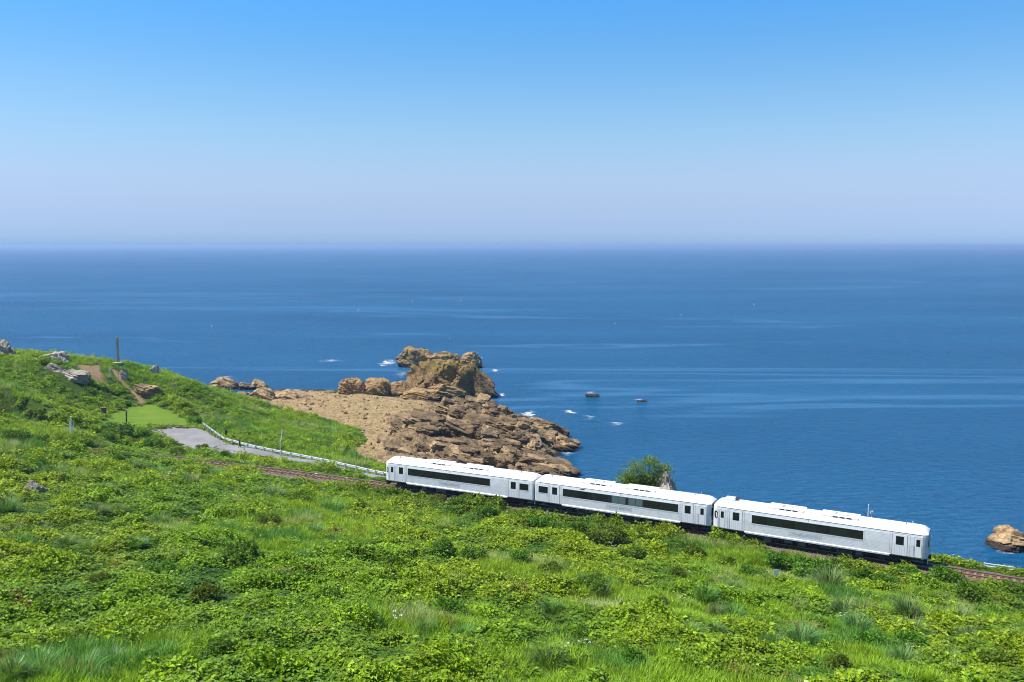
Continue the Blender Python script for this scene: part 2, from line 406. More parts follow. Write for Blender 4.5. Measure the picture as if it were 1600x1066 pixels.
hgt = t.math('ADD', t.math('MULTIPLY', w1, .9), t.math('ADD', t.math('MULTIPLY', w2, 1.15), t.math('MULTIPLY', w3, 1.2)))
bn = t.bump(hgt, 1., 1.2)
t.l(t.math('SUBTRACT', 1.0, t.math('MULTIPLY', sl, .35)), bn.inputs['Strength'])
patch = t.noise(t.scale(p, (.004, .012, 1)), 1.0, 3)
df = t.n('ShaderNodeBsdfDiffuse'); gl = t.n('ShaderNodeBsdfGlossy'); gl.inputs['Roughness'].default_value = .10
wc_ = t.ramp(patch, (.3, (.006, .074, .170)), (.7, (.010, .102, .218)))
t.l(t.mix(t.math('MULTIPLY', sl, .7), wc_, (.04, .15, .28)), df.inputs['Color'])
t.l(bn.outputs[0], df.inputs['Normal']); t.l(bn.outputs[0], gl.inputs['Normal'])
fr = t.n('ShaderNodeFresnel'); fr.inputs['IOR'].default_value = 1.24; t.l(bn.outputs[0], fr.inputs['Normal'])
mx = t.n('ShaderNodeMixShader'); t.l(t.math('MULTIPLY', fr.outputs[0], .75), mx.inputs[0]); t.l(df.outputs[0], mx.inputs[1]); t.l(gl.outputs[0], mx.inputs[2])
t.l(mx.outputs[0], t.t.nodes['Material Output'].inputs['Surface'])
sea = m.build('sea', M_sea); tag(sea, 'calm deep blue sea reaching to the horizon', kind='structure')

# ------------------------------------------------------------------ road, car park and lawn sheets
def drape(name, test, x0, x1, y0, y1, step, lift, material):
    ax = np.arange(x0, x1, step); ay = np.arange(y0, y1, step)
    qx, qy = [a.ravel() for a in np.meshgrid(ax, ay)]
    qz = height(qx, qy)+lift
    ii = np.arange(len(qx)).reshape(len(ay), len(ax))
    q = np.stack([ii[:-1, :-1], ii[:-1, 1:], ii[1:, 1:], ii[1:, :-1]], -1).reshape(-1, 4)
    cx = qx[q].mean(1); cyy = qy[q].mean(1); q = q[test(cx, cyy)]
    used, inv = np.unique(q, return_inverse=True); q = inv.reshape(-1, 4)
    mm = bpy.data.meshes.new(name); mm.from_pydata(np.stack([qx, qy, qz], 1)[used].tolist(), [], q.tolist())
    mm.materials.append(material); mm.polygons.foreach_set('use_smooth', [True]*len(q))
    return link(name, mm)
M_asphalt = mat('worn_asphalt', (.3, .29, .28), .9); t = NT(M_asphalt); p = t.pos()
c = t.ramp(t.noise(p, .25, 5), (.35, (.18, .175, .17)), (.6, (.255, .245, .235)))
c = t.mix(t.ramp(t.noise(t.scale(p, (.5, .12, 1)), 1., 4), (.6, 0.), (.72, .6)), c, (.29, .24, .18))
c = t.mix(t.ramp(t.noise(p, 9, 4), (.35, .4), (.55, 0.)), c, (.11, .107, .10)); t.l(c, t.b.inputs['Base Color'])
M_lawn = mat('mown_grass', (.09, .19, .02), .9, 0, .2); t = NT(M_lawn); p = t.pos()
c = t.ramp(t.noise(p, .3, 6, .6), (.3, (.095, .185, .008)), (.7, (.15, .235, .012)))
c = t.mix(t.ramp(t.noise(t.scale(p, (.25, .6, 1)), 1., 4, .6, 1.), (.5, 0.), (.68, .55)), c, (.17, .225, .015))
c = t.mix(t.ramp(t.noise(p, 6, 5, .7), (.3, .6), (.6, 0.)), c, (.04, .085, .012)); t.l(c, t.b.inputs['Base Color'])
t.bump(t.noise(p, 7, 4), .7, .12)
lx0, ly0 = LAWN.min(0); lx1, ly1 = LAWN.max(0)
tag(drape('lawn', lambda x, y: ragged(LAWN, x, y), lx0-2, lx1+2, ly0-3, ly1+3, .5, .06, M_lawn), 'mown green lawn beside the car park', kind='structure')
lx0, ly0 = LOT.min(0); lx1, ly1 = LOT.max(0)
tag(drape('car_park', lambda x, y: ragged(LOT, x, y, .6)&(line_dist(ROADC, x, y) > 1.55), lx0-2, lx1+2, ly0-3, ly1+3, .4, .10, M_asphalt), 'pale grey asphalt car park', kind='structure')
def road_test(x, y): return line_dist(ROADC, x, y) < 1.45
rc = np.array(ROADC)
tag(drape('road', road_test, rc[:, 0].min()-3, rc[:, 0].max()+2, rc[:, 1].min()-3, rc[:, 1].max()+3, .4, .11, M_asphalt), 'narrow asphalt road along the guard rail', kind='structure')

# ------------------------------------------------------------------ railway track
M_ballast = mat('ballast', (.2, .16, .13), .95); t = NT(M_ballast); p = t.pos()
vo = t.n('ShaderNodeTexVoronoi'); vo.inputs['Scale'].default_value = 9; t.l(p, vo.inputs['Vector'])
c = t.mix(.55, t.ramp(t.noise(p, .6, 4), (.3, (.12, .075, .048)), (.7, (.20, .15, .115))), vo.outputs['Color'], 'OVERLAY')
t.l(t.mix(.35, c, (.16, .12, .09)), t.b.inputs['Base Color']); t.bump(vo.outputs['Distance'], 1., .12)
M_rail = mat('rusty_rail', (.20, .085, .04), .75, .2); t = NT(M_rail)
t.l(t.ramp(t.noise(t.pos(), 3, 4), (.3, (.15, .055, .022)), (.7, (.34, .14, .05))), t.b.inputs['Base Color'])
M_steel = mat('worn_rail_head', (.42, .36, .31), .35, .8)
M_sleeper = mat('sleeper', (.22, .15, .10), .9); t = NT(M_sleeper)
t.l(t.ramp(t.noise(t.pos(), 4, 4), (.3, (.12, .085, .06)), (.7, (.34, .22, .13))), t.b.inputs['Base Color'])
track = empty('railway_track', track_pt(track_s(0))); tag(track, 'single railway track with rusty rails on brown ballast', 'railway track')
TI = Matrix.Translation(-Vector(track.location))
def frame_at(s):
    p0, p1 = track_pt(s-.4), track_pt(s+.4); d = (p1-p0).normalized(); return track_pt(s), d, Vector((-d.y, d.x, 0))
ss = np.arange(12, _ts[-1]-5, 1.0)
def sweep(profile, ssv, name, material, off=0):
    m = MB(); secs = []
    for k, s in enumerate(ssv):
        p, d, nrm = frame_at(s)
        secs.append([TI @ (p+nrm*(off+a)+Vector((0, 0, b))) for a, b in profile])
    m.loft(secs); return m.build(name, material, track)
m = MB(); secs = []
for k, s in enumerate(ss):
    p, d, nrm = frame_at(s)
    row = []
    for j, (a, b) in enumerate(((-2.5, -.75), (-1.75, -.28), (-1.2, -.22), (0, -.22), (1.2, -.22), (1.75, -.28), (2.5, -.75))):
        wob = .05*math.sin(s*1.7+j)+.04*math.sin(s*4.1+2*j)
        row.append(TI @ (p+nrm*(a+wob*(2 if j in (0, 6) else .5))+Vector((0, 0, b+wob*.5))))
    secs.append(row)
m.loft(secs, closed=False, caps=False); bal = m.build('ballast_bed', M_ballast, track)
GA = .56
for sgn in (-1, 1):
    rl = sweep([(-.065, -.153), (.065, -.153), (.065, -.13), (.012, -.115), (.012, -.04), (-.012, -.04), (-.012, -.115), (-.065, -.13)], ss, 'rail', M_rail, sgn*GA)
    m = MB(); secs = []
    for s in ss:
        p, d, nrm = frame_at(s); secs.append([TI @ (p+nrm*(sgn*GA+a)+Vector((0, 0, b))) for a, b in ((-.033, -.04), (.033, -.04), (.033, 0), (-.033, 0))])
    m.loft(secs); m.build('rail_head', M_steel, rl)
m = MB(); m.box(-.11, .11, -1.05, 1.05, -.27, -.155); sl_me = m.mesh('sleeper', M_sleeper)
sA, sB = track_s(-52), track_s(62)
for s in np.arange(sA, sB, .62):
    p, d, nrm = frame_at(s)
    o = link('sleeper', sl_me, track); o.location = TI @ p; o.rotation_euler.z = math.atan2(d.y, d.x)+random.uniform(-.02, .02)

# ------------------------------------------------------------------ the train
M_white = mat('train_white', (.80, .81, .82), .35, 0, .5)
M_roof = mat('roof_white', (.74, .74, .74), .45)
M_print = mat('brick_print', (.78, .8, .81), .38, 0, .5); t = NT(M_print)
oc = t.n('ShaderNodeTexCoord').outputs['Object']
sx = t.n('ShaderNodeSeparateXYZ'); t.l(oc, sx.inputs[0]); cb = t.n('ShaderNodeCombineXYZ'); t.l(sx.outputs[0], cb.inputs[0]); t.l(sx.outputs[2], cb.inputs[1])
bt = t.n('ShaderNodeTexBrick'); t.l(cb.outputs[0], bt.inputs['Vector'])
bt.inputs['Color1'].default_value = (.78, .80, .81, 1); bt.inputs['Color2'].default_value = (.70, .73, .745, 1); bt.inputs['Mortar'].default_value = (.46, .50, .52, 1)
bt.inputs['Scale'].default_value = 1; bt.inputs['Mortar Size'].default_value = .012; bt.inputs['Brick Width'].default_value = .36; bt.inputs['Row Height'].default_value = .125
dn = t.noise(oc, 1.4, 4)
c = t.mix(t.ramp(dn, (.42, 0.), (.60, .85)), bt.outputs['Color'], (.76, .78, .79))
dz = t.noise(t.scale(oc, (.8, 1, .25)), 3, 5); c = t.mix(t.ramp(dz, (.5, 0.), (.8, .25)), c, (.55, .55, .53))
t.l(c, t.b.inputs['Base Color'])
M_line = mat('panel_gap', (.05, .055, .06), .6)
M_greyline = mat('grey_trim', (.30, .32, .34), .5)
M_glass = mat('dark_window_glass', (.012, .016, .015), .06, 0, .6)
M_glass2 = mat('dark_green_glass', (.016, .023, .018), .06, 0, .6); M_glass3 = mat('dark_brown_glass', (.019, .017, .014), .08, 0, .6)
M_pane = mat('kitchen_pane', (.10, .16, .15), .15, 0, .5)
M_black = mat('window_rubber', (.015, .015, .016), .5)
M_under = mat('underframe_black', (.02, .019, .018), .8)
M_box1 = mat('equipment_grey', (.13, .13, .125), .7)
M_box2 = mat('equipment_brown', (.055, .045, .04), .8)
M_wheel = mat('wheel_steel', (.09, .08, .075), .5, .6)
M_lamp = mat('headlamp_glass', (.8, .8, .75), .1)
M_red = mat('tail_lamp', (.35, .03, .02), .2)
M_letter = mat('grey_lettering', (.33, .36, .38), .5)
L = 19.86
SIDE = [(1.34, .92), (1.41, 1.02), (1.42, 2.1), (1.39, 2.9), (1.35, 3.16)]
def yside(z): return float(np.interp(z, [b for a, b in SIDE], [a for a, b in SIDE]))
def end_k(x): # narrowing of the plan towards the ends
    d = min(x, L-x); return 1-.20*(1-min(1, d/.42))**1.3
def roof_z(q, x):
    d = min(x, L-x); e = 1-(1-min(1, d/.7))**2
    return 3.16+(.10+.44*e)*math.cos(q*math.pi/2)**.75
def carriage(pos, rz, label, spec):
    def end_k(x):
        kind = spec['ends'][0 if x < L/2 else 1]; d = min(x, L-x)
        return 1-(.20 if kind == 'cab' else .03)*(1-min(1, d/(.42 if kind == 'cab' else .1)))**1.3
    T = empty('train_carriage', pos, rz); tag(T, label, 'train carriage', 'carriages of the white train')
    st = [0, .08, .2, .42, .8, 1.5]+list(np.linspace(3, L-3, 8))+[L-1.5, L-.8, L-.42, L-.2, L-.08, L]
    m = MB()
    secs = []
    for x in st:
        k = end_k(x); secs.append([(x, -a*k, b) for a, b in SIDE]+[(x, a*k, b) for a, b in reversed(SIDE)])
    m.loft(secs); body = m.build('body_shell', M_print, T)
    m = MB(); secs = []
    for x in st:
        k = end_k(x); y = (SIDE[-1][0]+.012)*k; row = []
        for i in range(-7, 8):
            q = i/7; row.append((x, y*q, roof_z(q, x)))
        secs.append(row)
    m.loft(secs, closed=False, caps=False)
    for e in (0, -1): m.poly([p for p in secs[e]])
    roof = m.build('roof', M_roof, T, smooth=True)
    for sgn in (-1, 1):
        m = MB(); m.box(.5, L-.5, sgn*1.365-.015, sgn*1.365+.015, 3.13, 3.165); m.build('rain_gutter', M_greyline, roof)
    # roof gear
    for c0 in (6.9, 11.9):
        m = MB(); m.box(c0-1.6, c0+1.9, -.85, .85, 3.45, 3.70); u = m.build('air_conditioner', M_roof, roof, bevel=.06)
        for i in range(3):
            m = MB(); m.box(c0-.42+i*.62, c0+.04+i*.62, -.875, -.80, 3.55, 3.66); m.build('slot', M_black, u)
        for i in range(4):
            m = MB(); xx = c0-.2+(i % 2)*.95; yy = -.15+.42*(i//2)
            m.box(xx-.16, xx+.16, yy-.07, yy+.07, 3.695, 3.715); m.build('slot', M_line, u)
    for xx in (9.0, 10.3):
        m = MB(); m.box(xx-.35, xx+.35, -.55, -.47, 3.56, 3.63); m.build('roof_vent', M_greyline, roof)
    for xx, yy in ((1.6, -.35), (1.15, .3), (17.9, -.3), (18.4, .35)):
        m = MB(); m.tube([(xx, yy, 3.6), (xx, yy, 3.80), (xx, yy, 3.92)], [.09, .06, .015], 8); m.build('antenna', M_greyline, roof)
    if spec.get('horn'):
        m = MB(); m.box(.9, 2.0, -.5, .5, 3.62, 3.86); m.build('horn_cover', M_roof, roof, bevel=.05)
        for yy in (-.3, .1): 
            m = MB(); m.box(1.9, 2.25, yy, yy+.14, 3.72, 3.94); m.build('horn', M_line, roof)
    # windows, doors on both sides
    def ring(m, x0, x1, z0, z1, w, s, pr, mi=0, depth=.03):
        for a0, a1, b0, b1 in ((x0-w, x1+w, z1, z1+w), (x0-w, x1+w, z0-w, z0), (x0-w, x0, z0, z1), (x1, x1+w, z0, z1)):
            side_slab(m, a0, a1, b0, b1, s, pr, mi)
    def side_slab(m, x0, x1, z0, z1, s, pr, mi=0):
        """a thin slab lying against the leaning side wall, pr metres proud of it"""
        zz = [z0]+[b for a, b in SIDE if z0 < b < z1]+[z1]
        ka, kb = end_k(x0), end_k(x1)
        for za, zb in zip(zz, zz[1:]):
            ya, yb = yside(za), yside(zb)
            o_ = [(x0, s*(ya*ka+pr), za), (x1, s*(ya*kb+pr), za), (x1, s*(yb*kb+pr), zb), (x0, s*(yb*ka+pr), zb)]
            i_ = [(x0, s*(ya*ka-.03), za), (x1, s*(ya*kb-.03), za), (x1, s*(yb*kb-.03), zb), (x0, s*(yb*ka-.03), zb)]
            if s > 0: o_.reverse(); i_.reverse()
            b = len(m.v); m.v += o_+i_
            for q in ((0, 1, 2, 3), (0, 4, 5, 1), (1, 5, 6, 2), (2, 6, 7, 3), (3, 7, 4, 0)):
                m.f.append(tuple(b+i for i in q)); m.m.append(mi)
    for s in (-1, 1):
        for (x0, x1) in spec['long']:
            z0, z1 = 1.93, 2.78
            m = MB(); ring(m, x0, x1, z0, z1, .07, s, .018); wf = m.build('window_frame', M_white, T)
            m = MB(); side_slab(m, x0, x1, z0, z1, s, .004); m.build('window_rubber', M_black, wf)
            edges = spec['panes']
            for ip_, (a, b, kind) in enumerate(edges):
                m = MB(); side_slab(m, a+.03, b-.03, z0+.04, z1-.04, s, .009)
                m.build('pane', M_pane if kind else (M_glass, M_glass2, M_glass3, M_glass2)[(ip_*7+spec['seed']) % 4], wf)
        for (x0, x1) in spec['square']:
            m = MB(); ring(m, x0, x1, 1.98, 2.72, .05, s, .014); wf = m.build('window_frame', M_white, T)
            m = MB(); side_slab(m, x0, x1, 1.98, 2.72, s, .007); m.build('pane', M_glass, wf)
        for (x0, x1) in spec['doors']:
            m = MB(); side_slab(m, x0-.035, x1+.035, .95, 3.0, s, .004); dg = m.build('door_gap', M_line, T)
            m = MB(); side_slab(m, x0, x1, .98, 2.965, s, .014); dd = m.build('door', M_white, T)
            w = x1-x0; m = MB(); ring(m, x0+.26*w, x1-.26*w, 2.02, 2.74, .04, s, .020); m.build('window_rubber', M_black, dd)
            m = MB(); side_slab(m, x0+.26*w, x1-.26*w, 2.02, 2.74, s, .018); m.build('pane', M_glass, dd)
            for k in range(5):
                xx = x0+w*(k+1)/6; m = MB(); side_slab(m, xx-.008, xx+.008, 1.1, 1.85, s, .0165); m.build('groove', M_greyline, dd)
            m = MB(); ring(m, x0-.22, x1+.22, 1.0, 2.98, .018, s, .006); m.build('door_frame_line', M_greyline, dg)
        for (x0, x1) in spec['crew']:
            m = MB(); side_slab(m, x0-.025, x1+.025, 1.0, 2.85, s, .004); m.build('crew_door_gap', M_line, T)
            m = MB(); side_slab(m, x0, x1, 1.03, 2.83, s, .012); dd = m.build('crew_door', M_white, T)
            w = x1-x0; m = MB(); side_slab(m, x0+.2*w, x1-.2*w, 2.05, 2.70, s, .016); m.build('pane', M_glass, dd)
            m = MB(); m.tube([(x0-.1, s*(yside(1.2)*end_k(x0)+.05), 1.15), (x0-.1, s*(yside(2.0)*end_k(x0)+.05), 2.1)], .018, 5); m.build('handrail', M_greyline, dd)
        for xa, xb in spec['oval']:
            m = MB(); cx = (xa+xb)/2; r = (xb-xa)/2; pts = []
            for k in range(20):
                a = 2*math.pi*k/20; zz = 2.3+.27*(1 if math.sin(a) > 0 else -1)*(abs(math.sin(a)) > .01)*.5+r*1.25*math.sin(a); xx = cx+r*math.cos(a)
                pts.append((xx, s*(yside(zz)*end_k(xx)+.012), zz))
            if s > 0: pts.reverse()
            m.poly(pts); m.build('cab_side_window', M_glass, T)
        d0, d1 = spec['sill']
        m = MB()
        y = 1.405
        secs = [[(d0+a, s*(y-.1), .80+a*.0), (d0+a+.0, s*(y+.045), .83), (d0+a, s*(y+.06), .98), (d0+a, s*(y-.0), 1.03)] for a in (.12, d1-d0-.12)]
        secs = [[(d0, s*(y-.1), .97), (d0, s*(y-.02), .975), (d0, s*y, 1.0), (d0, s*(y-.05), 1.02)]]+secs+[[(d1, s*(y-.1), .97), (d1, s*(y-.02), .975), (d1, s*y, 1.0), (d1, s*(y-.05), 1.02)]]
        m.loft(secs); m.build('side_sill', M_white, T)
        m = MB(); xm = (spec['long'][0][0]+spec['long'][0][1])/2; side_slab(m, xm+.2, xm+.225, 2.86, 3.14, s, .01); m.build('drain_pipe', M_line, T)
        if spec.get('plate'):
            a, b = spec['plate']; m = MB(); ring(m, a, b, 1.33, 1.66, .018, s, .008); pl = m.build('name_plate_outline', M_letter, T)
            cu = bpy.data.curves.new('name_lettering', 'FONT'); cu.body = 'TOHOKU EMOTION'; cu.align_x = 'CENTER'; cu.align_y = 'CENTER'; cu.size = .27; cu.extrude = .004
            cu.space_character = 1.12
            tmp = bpy.data.objects.new('tmp', cu); C.objects.link(tmp)
            bpy.context.view_layer.update()
            lm = bpy.data.meshes.new_from_object(tmp.evaluated_get(bpy.context.evaluated_depsgraph_get()))
            bpy.data.objects.remove(tmp); lm.materials.clear(); lm.materials.append(M_letter)
            o = link('name_lettering', lm, pl); o.location = ((a+b)/2, s*1.424, 1.495)
            o.rotation_euler = (R(90), 0, 0 if s < 0 else R(180))
    if spec.get('vent'):
        m = MB(); side_slab(m, spec['vent'], spec['vent']+.55, 2.95, 3.03, -1, .02); m.build('side_vent', M_black, T)
    # ends
    for e, kind in ((0, spec['ends'][0]), (1, spec['ends'][1])):
        X = 0 if e == 0 else L; q = -1 if e == 0 else 1
        def eb(m, d0, d1, y0, y1, z0, z1):
            m.box(min(X+q*d0, X+q*d1), max(X+q*d0, X+q*d1), y0, y1, z0, z1)
        m = MB(); eb(m, .0, .06, -.48, .48, 1.0, 3.0); gf = m.build('end_door_frame', M_white, T)
        m = MB(); eb(m, .05, .075, -.36, .36, 1.1, 2.9); m.build('end_door', M_greyline if kind == 'cab' else M_black, gf)
        m = MB(); eb(m, .07, .083, -.22, .22, 2.05, 2.7); m.build('pane', M_glass, gf)
        if kind == 'cab':
            for sgn in (-1, 1):
                m = MB(); eb(m, .003, .02, min(sgn*.56, sgn*1.05), max(sgn*.56, sgn*1.05), 1.95, 2.75); m.build('windscreen', M_glass, T)
                m = MB(); m.tube([(X, sgn*.8, 1.35), (X+q*.06, sgn*.8, 1.35)], .11, 12); m.build('headlight', M_lamp, T)
                m = MB(); m.tube([(X, sgn*.8, 3.0), (X+q*.05, sgn*.8, 3.0)], .07, 10); m.build('tail_light', M_red, T)
                m = MB(); m.tube([(X+q*.04, sgn*.75, 1.95), (X+q*.05, sgn*.85, 2.5)], .015, 5); m.build('wiper', M_black, T)
        m = MB(); eb(m, -.3, .18, -.14, .14, .72, .98); eb(m, .1, .24, -.2, .2, .68, 1.0); m.build('coupler', M_under, T)
        m = MB(); eb(m, .01, .05, -1.1, -.95, .45, .9); eb(m, .01, .05, -.7, -.6, .45, .9)
        for zz in (.47, .66, .85): eb(m, .015, .045, -1.1, -.6, zz, zz+.04)
        m.build('end_step', M_white if e else M_box1, T)
        m = MB()
        eb(m, -.25, .0, -1.0, 1.0, .42, .88); m.build('obstacle_guard', M_under, T)
    if spec.get('bellows'):
        m = MB(); secs = []
        for k in range(11):
            x = L+.02+k*.025; w = .52 if k % 2 else .58; secs.append([(x, -w, 1.0), (x, w, 1.0), (x, w, 3.05+.02*(k % 2)), (x, -w, 3.05+.02*(k % 2))])
        m.loft(secs); m.build('gangway_bellows', M_black, T)
    # underframe
    m = MB(); m.box(.5, L-.5, -1.2, 1.2, .78, .93); m.build('underframe', M_under, T)
    rr = random.Random(spec['seed'])
    x = 5.1
    while x < 14.2:
        w = rr.uniform(.5, 1.5); hgt_ = rr.uniform(.35, .55)
        for s in (-1, 1):
            m = MB(); y0, y1 = sorted((s*rr.uniform(.35, .5), s*rr.uniform(1.16, 1.28)))
            m.box(x, min(x+w, 14.4), y0, y1, .80-hgt_, .79); eb_ = m.build('equipment_box', rr.choice([M_box1, M_box2, M_under, M_under]), T, bevel=.02)
            if w > .8:
                m = MB(); yy = y0-.012 if s < 0 else y1+.0; m.box(x+.12, min(x+w, 14.4)-.12, yy, yy+.012, .80-hgt_+.08, .72); m.build('access_panel', rr.choice([M_box1, M_box2]), eb_)
        x += w+rr.uniform(.08, .5)
    for bx in (2.85, L-2.85):
        m = MB()
        for s in (-1, 1):
            m.box(bx-1.45, bx+1.45, s*.86-.08, s*.86+.08, .42, .62)
            m.box(bx-.35, bx+.35, s*.9-.1, s*.9+.1, .3, .42)
            for wx in (-1.0, 1.0): m.box(bx+wx-.16, bx+wx+.16, s*.95-.09, s*.95+.09, .28, .56)
        m.box(bx-.25, bx+.25, -.85, .85, .42, .78)
        bo = m.build('bogie', M_box2, T)
        for wx in (-1.0, 1.0):
            m = MB(); m.tube([(bx+wx, -.8, .43), (bx+wx, .8, .43)], .07, 8); m.build('axle', M_wheel, bo)
            for s in (-1, 1):
                m = MB(); m.tube([(bx+wx, s*.50, .43), (bx+wx, s*.535, .43), (bx+wx, s*.62, .43)], [.455, .43, .43], 20); m.build('wheel', M_wheel, bo)
    return T
def u(px, x0, x1, d): # pixel along a carriage's side -> metres along it
    tt = (px-x0)/(x1-x0); return L*tt*d/(1+tt*(d-1))
u1 = lambda p: u(p, 80, 1445, 1.083)
u2 = lambda p: u(p, 88, 1428, 1.10)
u3 = lambda p: u(p, 105, 1503, 1.118)
s1 = dict(long=[(u1(292), u1(1050))], panes=[(u1(292), u1(420), 0), (u1(420), u1(545), 0), (u1(545), u1(665), 0), (u1(665), u1(785), 0), (u1(785), u1(920), 0), (u1(920), u1(1050), 0)],
  doors=[(u1(194), u1(264)), (u1(1222), u1(1306))], square=[(u1(1320), u1(1404))], crew=[(u1(128), u1(166))], oval=[(u1(92), u1(113))],
  sill=(u1(275), u1(1215)), ends=('cab', 'plain'), bellows=True, plate=(u1(580), u1(770)), seed=3)
s2 = dict(long=[(u2(300), u2(1182))], panes=[(u2(300), u2(416), 0), (u2(416), u2(522), 0), (u2(545), u2(645), 0), (u2(672), u2(723), 1), (u2(723), u2(781), 1), (u2(800), u2(857), 1), (u2(857), u2(911), 1), (u2(918), u2(1050), 0), (u2(1050), u2(1182), 0)],
  doors=[(u2(203), u2(273)), (u2(1213), u2(1296))], square=[(u2(115), u2(186))], crew=[(u2(1343), u2(1386))], oval=[],
  sill=(u2(290), u2(1205)), ends=('plain', 'cab'), bellows=True, vent=u2(430), plate=(u2(632), u2(826)), seed=5)
s3 = dict(long=[(u3(358), u3(1084))], panes=[(u3(358), u3(462), 0), (u3(462), u3(560), 0), (u3(560), u3(640), 0), (u3(640), u3(775), 0), (u3(775), u3(868), 0), (u3(868), u3(975), 0), (u3(975), u3(1084), 0)],
  doors=[(u3(216), u3(295)), (u3(1274), u3(1370))], square=[], crew=[(u3(150), u3(183)), (u3(1420), u3(1464))], oval=[(u3(112), u3(137))],
  sill=(u3(310), u3(1265)), ends=('cab', 'cab'), horn=True, plate=(u3(605), u3(812)), seed=8)
sA_ = track_s(at(604, 758, RAIL_Z).x)+.7
for k, (sp_, lab) in enumerate(((s1, 'white train carriage farthest left, with one long dark window, nearest the guard rail'),
                                (s2, 'middle white train carriage, with pale panes inside its long window'),
                                (s3, 'rightmost white train carriage, leading end beside the open track'))):
    a, b = track_pt(sA_+k*20.15), track_pt(sA_+k*20.15+L); d = b-a
    carriage(a, math.atan2(d.y, d.x), lab, sp_)

# ------------------------------------------------------------------ rocks
def ico(sub):
    import bmesh
    bm = bmesh.new(); bmesh.ops.create_icosphere(bm, subdivisions=sub, radius=1)
    v = np.array([q.co[:] for q in bm.verts]); f = [[w.index for w in q.verts] for q in bm.faces]; bm.free(); return v, f
ICO = {k: ico(k) for k in (3, 4, 5, 6)}
KEEP = []
def rock_verts(sub, seed, planes=22, rough=.16, bed=(.3, .2, 1.), dents=(), block=4.5, roll=0.):
    """a blocky boulder: a rounded box cut by random planes, stepped along its bedding, with optional hollows"""
    r = np.random.default_rng(seed); v, f = ICO[sub]
    rad = (np.abs(v)**block).sum(1)**(-1/block)
    pn = r.normal(size=(planes, 3)); pn /= np.linalg.norm(pn, axis=1)[:, None]
    dd = r.uniform(.80, 1.18, planes)
    dots = v@pn.T
    rad = np.minimum(rad, np.where(dots > .05, dd/np.maximum(dots, .05), 9).min(1))
    p = v*rad[:, None]
    bn_ = np.array(bed)/np.linalg.norm(bed)
    s = p@bn_
    q = p-np.outer(s, bn_)
    saw = lambda k, o: 1-np.mod(s*k+o+.30*vnoise(q*1.6+seed, seed+21), 1)
    lay = vnoise(np.stack([s*9+seed, q[:, 0]*1.2, q[:, 1]*1.2], 1), seed)
    amp = .5+.5*vnoise(p*1.4+seed, seed+33)
    blk = vnoise(np.floor(q*2.1+.5*vnoise(p*2+seed, seed+40)[:, None])+np.floor(s*2.2)[:, None]*3.7+seed, seed+41)
    disp = rough*(.25*lay+1.15*amp*(saw(1.7, seed*.37)-.5)+.7*(1-amp)*(saw(5.3, seed*.71)-.5)+.60*blk+.35*ridged(p*1.5+seed, 3, seed)+.16*fbm(p*7, 3, seed+7))
    for d_, ca_, dp_ in dents:
        d_ = np.array(d_)/np.linalg.norm(d_); disp = disp-dp_*sstep(ca_, ca_+.16, v@d_+.10*vnoise(p*3, seed+55))
    p = p*(1+disp)[:, None]
    c_, s_ = math.cos(roll), math.sin(roll)
    return np.stack([p[:, 0]*c_+p[:, 2]*s_, p[:, 1], -p[:, 0]*s_+p[:, 2]*c_], 1), f
def rock(name, label, box, zb, seed, material=None, sub=5, planes=22, rough=.16, prof=None, depth=.8, bed=(.3, .2, 1.), sink=.9, group=None, dist=None, back=0, dents=(), roll=0., block=4.5):
    """a rock whose outline fills the photograph's box (x0, x1, top, foot) when it stands at height zb"""
    x0, x1, yt, yb = box; xm = (x0+x1)/2
    p = at(xm, yb, zb) if dist is None else at_dist(xm, yb, dist)
    p.y += back
    w = (x1-x0)*mpp(p); dep = w*depth
    c_ = Vector((p.x*(1+dep*.35/p.y), p.y+dep*.35, p.z))
    top = at_dist(xm, yt, c_.y).z
    v, f = rock_verts(sub, seed, planes, rough, bed, dents, block, roll)
    v = v-(v.max(0)+v.min(0))/2; v = v/(v.max(0)-v.min(0))     # -0.5 .. 0.5
    hh = max(top-zb, .2)
    lo = -sink*hh
    z01 = v[:, 2]+.5
    z = lo+z01*(hh-lo)
    if prof is not None:
        k = np.interp(v[:, 0]+.5, np.linspace(0, 1, len(prof)), prof); z = np.where(z > 0, z*k, z)
    widen = 1+.12*(1-z01)
    V = np.stack([v[:, 0]*w, v[:, 1]*dep*widen, z], 1)
    mm = bpy.data.meshes.new(name); mm.from_pydata(V.tolist(), [], f); mm.materials.append(material or M_rock)
    o = link(name, mm); o.location = (c_.x, c_.y, zb); tag(o, label, 'rock', group)
    if group == 'rocks on the grassy hill': KEEP.append((c_.x, c_.y-.25*dep, .46*w)); KEEP.append((c_.x, c_.y-.25*dep-.45*w, .18*w))
    return o
G1 = 'rocks of the sea stack'; G2 = 'rocks of the rocky headland'; G3 = 'rocks off the beach'; G4 = 'rocks on the grassy hill'
rock('sea_rock', 'far ridge rock behind the left of the sea stack', (617, 694, 540, 575), .0, 11, M_stack, 5, 26, .16, (.55, 1, .95, .8, .75), .6, (1, .2, .6), group=G1)
rock('sea_rock', 'far ridge rock behind the middle of the sea stack', (664, 738, 547, 577), 0, 12, M_stack, 5, 26, .16, (.7, .9, 1, .9, .7), .5, (1, .2, .6), group=G1)
rock('sea_rock', 'far ridge rock with a white top, right end behind the sea stack', (712, 754, 547, 576), 0, 13, M_stack, 5, 20, .14, (.6, .75, .9, 1, .9), .8, group=G1)
rock('sea_stack', 'largest ochre sea stack with a dark hollow in its side', (630, 736, 560, 621), 0, 21, M_stack, 6, 9, .16, (.80, .93, 1., 1., .98), .6, (.5, -.3, .8), group=G1, block=9, dents=[((.15, -1, -.05), .86, .30)])
